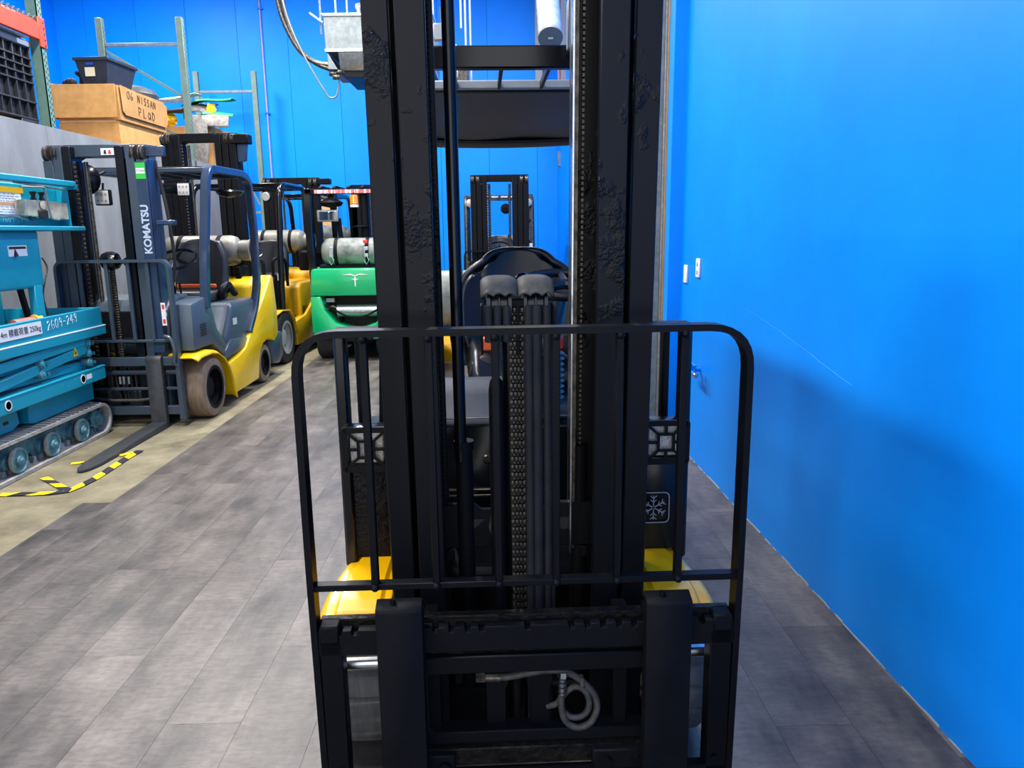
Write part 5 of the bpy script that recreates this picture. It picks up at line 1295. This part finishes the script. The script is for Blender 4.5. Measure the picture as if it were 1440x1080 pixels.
# black tote with label on top, odd parts
TB = thing('plastic_tote', 'black plastic tote with a paper label on the upper cardboard box', 'tote', (-4.66, 8.98, ZD + .782), R(-4)); TB.scale = (.86, .86, .86)
mb = MB(); bm = mb.bm
lo_ = [(0.06, .05), (.38, .05), (.38, .62), (.06, .62)]; hi_ = [(0, 0), (.44, 0), (.44, .70), (0, .70)]
A = [bm.verts.new((x, y, .0)) for x, y in lo_]; B_ = [bm.verts.new((x, y, .30)) for x, y in hi_]; C_ = [bm.verts.new((x + (.02 if x < .2 else -.02), y + (.02 if y < .3 else -.02), .30)) for x, y in hi_]; D2 = [bm.verts.new((x, y, .04)) for x, y in lo_]
bm.faces.new(A[::-1]); bm.faces.new(D2)
for i in range(4):
    j = (i + 1) % 4
    bm.faces.new((A[i], A[j], B_[j], B_[i])); bm.faces.new((B_[i], B_[j], C_[j], C_[i])); bm.faces.new((C_[i], C_[j], D2[j], D2[i]))
mb.build('tote_body', M_plasb, TB)
MB().box(-.015, .455, -.015, .0, .27, .31, .004).box(-.015, .455, .70, .715, .27, .31, .004).box(-.015, .0, 0, .7, .27, .31, .004).box(.44, .455, 0, .7, .27, .31, .004).build('tote_rim', M_plasb, TB)
MB().box(.12, .25, .015, .018, .08, .19).build('paper_label', mat('cream_paper', 'd8cfa8', .7), TB)
MB().box(.15, .25, .000, .003, .215, .245).build('hand_hole', M_bluebk, TB)
for i, (x, y, r, sx) in enumerate(((-4.80, 9.10, .045, .08), (-4.72, 8.98, .04, .06))):
    o = tag(MB().lathe([(.01, -sx), (r*.7, -sx*.8), (r, -sx*.3), (r*.85, 0), (r, sx*.3), (r*.7, sx*.8), (.01, sx)], (x, y, ZD + .752 + r), 'x', 16).build('rubber_boot_part', M_rub), ('ribbed black rubber part at the left edge of the upper box', 'ribbed black rubber part against the black tote')[i], 'rubber part', 'rubber parts on the box')
o = tag(MB().tube(rounded([(-4.68, 9.12, ZD + .775), (-4.67, 9.12, ZD + .88), (-4.74, 9.12, ZD + .92), (-4.66, 9.12, ZD + .91)], .04), .022, 8).build('rubber_bracket', M_rub), 'upright bent black rubber bracket beside the black tote', 'bracket', 'rubber parts on the box')
o = tag(MB().lathe([(.24, 0), (.32, .02), (.34, .07), (.30, .13), (.20, .17), (.02, .18)], (-4.58, 10.05, ZD + .752), 'z', 28).build('dark_cover', mat('grey_cover', '3c3f45', .35, col2='55585e'), ), 'domed dark grey cover lying behind the black tote', 'cover')
# gaylord box heaped with scrap near the second rack frame
GB = carton('cardboard_crate', (-5.0, 11.3, ZD), .95, .9, .62, M_cardd, 'tall brown carton heaped with scrap beside the rack frame')
MB().box(.10, .16, -.006, 0, 0, .62, .001).build('strap', M_galvd, GB); MB().box(.952, .956, .1, .3, .05, .5).build('side_print', M_bag, GB)
def crumple(name, c, sx, sy, sz, m, label, cat, n=10, amp=.3, rot=(0, 0, 0)):
    rnd = random.Random(hash(label) % 1000)
    rnd = random.Random(sum(map(ord, label)))
    mb = MB(); b = mb.bm; r = bmesh.ops.create_icosphere(b, subdivisions=3, radius=1)
    ph = [rnd.uniform(0, 6.28) for _ in range(6)]
    for v in b.verts:
        k = 1 + amp * (math.sin(v.co.x * 4 + ph[0]) * math.sin(v.co.y * 5 + ph[1]) + .5 * math.sin(v.co.z * 9 + ph[2]) * math.sin(v.co.x * 8 + ph[3]))
        v.co = Vector((v.co.x * sx * k, v.co.y * sy * k, v.co.z * sz * k))
    o = mb.build(name, m); o.location = c; o.rotation_euler = rot
    return tag(o, label, cat, 'scrap heaped on the carton')
def sheet(name, c, wd, dp, m, label, cat, rot, th=.006, wav=.03, ph=0):
    o = MB().grid(lambda u, v: ((u - .5) * wd, (v - .5) * dp, wav * math.sin(u * 5 + ph) + wav * .6 * math.sin(v * 4 + ph)), 12, 8).build(name, m, solid=th)
    o.location = c; o.rotation_euler = rot
    return tag(o, label, cat, 'scrap heaped on the carton')
zt = ZD + .62
sheet('cardboard_sheet', (-4.70, 11.5, zt + .38), .80, .6, M_cream, 'cream cardboard sheet tilted over the scrap heap', 'cardboard sheet', (R(12), R(-16), 0))
sheet('cardboard_sheet', (-4.80, 11.45, zt + .22), .75, .5, mat('dark_card', '5a4c40', .8), 'dark brown board under the cream sheet', 'cardboard sheet', (R(6), R(-8), 0), .02)
sheet('plastic_sheet', (-4.12, 11.5, zt + .36), .70, .28, M_greenp, 'green edged sheet jutting out at the top of the heap', 'plastic sheet', (R(10), R(-9), 0), .015)
sheet('plastic_sheet', (-4.25, 11.5, zt + .26), .46, .36, M_bag, 'curved grey plastic sheet beneath the green one', 'plastic sheet', (R(30), R(-20), 0), .01, .06)
sheet('plastic_sheet', (-3.98, 11.25, zt + .06), .40, .20, M_bag, 'white green-edged board jutting out low on the heap', 'plastic sheet', (R(62), R(-2), 0), .012, .02)
o = sheet('plastic_sheet', (-3.96, 11.35, zt + .17), .44, .08, M_greenp, 'narrow green strip along the white board', 'plastic sheet', (R(40), R(4), 0), .012, .01)
crumple('yellow_bag', (-4.70, 11.34, zt + .10), .16, .13, .10, M_yelb, 'crumpled yellow bag at the left of the heap', 'bag')
crumple('yellow_bag', (-4.06, 11.40, zt + .20), .07, .07, .11, M_yelb, 'small yellow scrap wedged in the middle of the heap', 'bag')
o = crumple('grey_sack', (-4.20, 11.12, zt - .24), .15, .10, .36, M_bag, 'pale grey sack hanging down in front of the carton', 'sack', amp=.18)
# plywood sheet leaning on the back wall between the trucks
PS = tag(MB().box(-.32, .32, 0, .018, 0, 2.26, .002).build('plywood_sheet', M_osb, smooth=False), 'tan plywood sheet standing against the back wall behind the green truck', 'plywood'); PS.location = (-3.18, 13.86, 0); PS.rotation_euler = (R(-2), 0, 0)

# ================================================================== SERVICES
# unit heater hung from the ceiling
HT = thing('unit_heater', 'galvanised unit heater hanging from rods behind the mast', 'heater', (-1.885, 9.0, 3.30))
MB().box(0, 1.2, 0, .9, .22, .57, .006).build('cabinet', M_galvd, HT)
MB().box(-.01, 1.21, -.01, .91, .57, .60, .004).build('cabinet_lid', M_galv, HT)
MB().box(-.005, 1.255, -.008, .905, .20, .235, .004).build('cabinet_band', M_galv, HT)
MB().prism([(0, .2), (.08, .02), (.9, .02), (.9, .2)], 'x', .14, 1.2, .004).build('burner_hood', M_galv, HT)
MB().box(.18, 1.2, .1, .88, -.05, .02, .004).build('outlet_frame', M_black, HT)
MB().prism([(.02, .2), (.12, .02), (.02, .02)], 'y', .0, .8, .003).build('gusset', M_galvd, HT)
MB().lathe([(.11, 0), (.11, .02), (.10, .03), (.10, .12), (.115, .13), (.115, .16)], (.42, .3, .60), 'z', 24).build('flue_collar', M_galv, HT)
for x, y in ((.12, .1), (1.15, .1), (.12, .8), (1.15, .8)): MB().cyl((x, y, .60), (x, y, Z_CEIL - 3.30), .010, seg=8).build('hanger_rod', M_white, HT)
MB().box(-.06, .2, .08, .10, .61, .625, .002).build('hanger_bar', M_white, HT)
MB().bar([(-.16, .05, .62), (-.02, .05, .52)], .02, .02).build('hanger_brace', M_white, HT)
MB().cyl((-.05, .08, .4), (-.05, .08, 1.0), .012, seg=8).build('cable_tie_rod', M_galv, HT)
for k, (dx, r) in enumerate(((0, .028), (.05, .026), (.09, .010))):
    z0 = 2.4
    pts = [(-.56 + dx, .1, z0), (-.55 + dx, .1, .95), (-.48 + dx, .1, .55), (-.32, .1, .24), (-.14, .1, .10), (.05, .1, .08 - .05 * (k == 1))]
    if k == 2: pts = [(-.50, .06, z0), (-.49, .06, .90), (-.38, .06, .45), (-.20, .06, .06), (.0, .06, -.28), (.08, .06, -.27), (.13, .06, -.1), (.12, .06, .02)]
    MB().tube(rounded(pts, .18, 6), r, 10).build('armoured_conduit', M_worn if k < 2 else M_galvd, HT)
for x, y, z in ((.06, .04, -.02), (.12, .06, -.0), (.1, .02, -.06)): MB().lathe([(.02, -.04), (.028, -.03), (.028, .03), (.02, .04)], (x, y, z), 'x', 12).build('gas_valve', M_worn, HT)
MB().box(1.0, 1.12, .05, .2, -.14, -.05, .01).build('gas_valve', M_blob, HT)
# thermostat rods seen through the mast gap
for i, (x, z0) in enumerate(((-.555, 3.90), (-.505, 3.90), (-.41, 3.98), (-.365, 3.3), (-.305, 3.3))):
    tag(MB().cyl((x, 10.0 + .25 * (i > 2), z0), (x, 10.0 + .25 * (i > 2), Z_CEIL), .012, seg=8).build('hanger_rod', M_white), ('leftmost thin white rod hanging in the mast gap', 'second thin white rod from the left in the mast gap', 'short white rod ending high in the mast gap', 'second white rod from the right, reaching low', 'rightmost thin white rod in the mast gap')[i], 'rod', 'thin rods hanging from the ceiling')
FX = thing('spot_fitting', 'small jointed fitting at the end of the left rods', 'fitting', (-.53, 10.0, 3.86))
MB().lathe([(.03, -.06), (.04, -.04), (.04, .03), (.02, .06)], (0, 0, 0), 'z', 14).build('joint', M_white, FX); MB().tube([(0, 0, -.04), (.12, 0, -.16), (.22, 0, -.22)], .02, 8).build('arm', M_white, FX); MB().cyl((0, 0, .05), (-.06, 0, .1), .008, seg=6).build('wire', M_galvd, FX)
MB().box(.05, .2, -.05, .1, -.62, -.35, .02).build('hood', M_worn, FX)
# round duct
DT = thing('spiral_duct', 'ribbed silver duct with a grey end cap hanging at the top of the mast gap', 'duct', (.645, 9.3, 3.70))
ax_ = Vector((.0, .66, .75)).normalized()
prof = []
mb = MB(); e1 = Vector((1, 0, 0)); e2 = ax_.cross(e1)
pts = [ax_ * (k * .05) for k in range(44)]; rr = [  .138 + (.006 if k % 3 == 0 else 0) for k in range(44)]
mb.tube(pts, rr, 28).build('duct_body', M_galvd, DT)
mb = MB(); mb.tube([ax_ * -.012, ax_ * .03], .144, 28).build('end_cap', mat('grey_cap', '55585c', .6), DT)
MB().box(-.03, .03, -.01, .0, -.01, .012, .002, M=Matrix.Translation(ax_ * -.02)).build('cap_mark', M_snow, DT)
tag(MB().box(.70, .83, 13.88, 13.99, 3.4, Z_CEIL, .01).build('wall_duct', M_white), 'narrow white duct on the back wall left of the silver duct', 'duct')
PP = tag(MB().box(1.0, 1.16, 12.6, 12.8, 3.35, Z_CEIL, .01).build('wall_duct', M_white), 'white boxed pipe in the far right corner beside the red pipe', 'duct')
tag(MB().cyl((.985, 12.2, 3.3), (.985, 12.2, Z_CEIL), .016, seg=10).build('red_pipe', M_blob), 'thin red pipe running up the far right corner', 'pipe')
tag(MB().box(1.06, 1.12, 13.5, 13.6, 2.6, 2.85, .01).build('corner_conduit', M_galvd), 'small grey box and conduit in the far right corner', 'conduit')
CDT = thing('wall_conduit', 'thin pinkish conduit running up the back wall', 'conduit', (-4.005, 13.97, 0))
MB().cyl((0, 0, .4), (0, 0, Z_CEIL), .014, seg=10).build('conduit_pipe', M_pink, CDT)
for z in (1.6, 3.6, 5.3): MB().box(-.03, .05, -.02, .01, z - .015, z + .015, .003).build('conduit_clip', M_seam, CDT)
# plates and tap on the right wall
def on_wall(y, z): return (wall_x(y), y, z)
for i, (y, z) in enumerate(((5.12, 1.219), (4.83, 1.272))):
    t = thing('outlet_plate', ('plain white blank plate on the blue wall, nearer the door', 'white outlet plate on the blue wall, the right one of two')[i], 'outlet', on_wall(y, z), R(1.2), 'wall plates')
    MB().box(-.012, .0, -.038, .038, -.06, .06, .004).build('plate', M_paper, t)
    if i:
        for q in (-.028, .022): MB().box(-.0135, -.012, -.012, .012, q - .012, q + .012, .002).build('socket', M_snow, t)
TP = thing('wall_tap', 'blue painted water tap on the right wall behind the backrest', 'tap', on_wall(4.66, .635), R(1.2))
MB().cyl((.0, .06, -.0), (-.07, .05, .0), .013, seg=12).cyl((-.07, .10, .0), (-.07, -.07, -.01), .014, seg=12).build('tap_body', M_wall, TP)
MB().cyl((-.07, .0, 0), (-.07, .0, .05), .008, seg=8).cyl((-.07, -.06, -.01), (-.07, -.06, .04), .008, seg=8).build('tap_stem', M_wall, TP)
for y in (.0, -.06): MB().lathe([(.016, 0), (.018, .006), (.008, .01)], (-.07, y, .045), 'z', 12).build('tap_handle', M_wall, TP)
MB().lathe([(.012, -.02), (.018, -.01), (.018, .012), (.01, .016)], (-.07, -.075, -.012), 'y', 14).build('tap_spout', M_steel, TP)
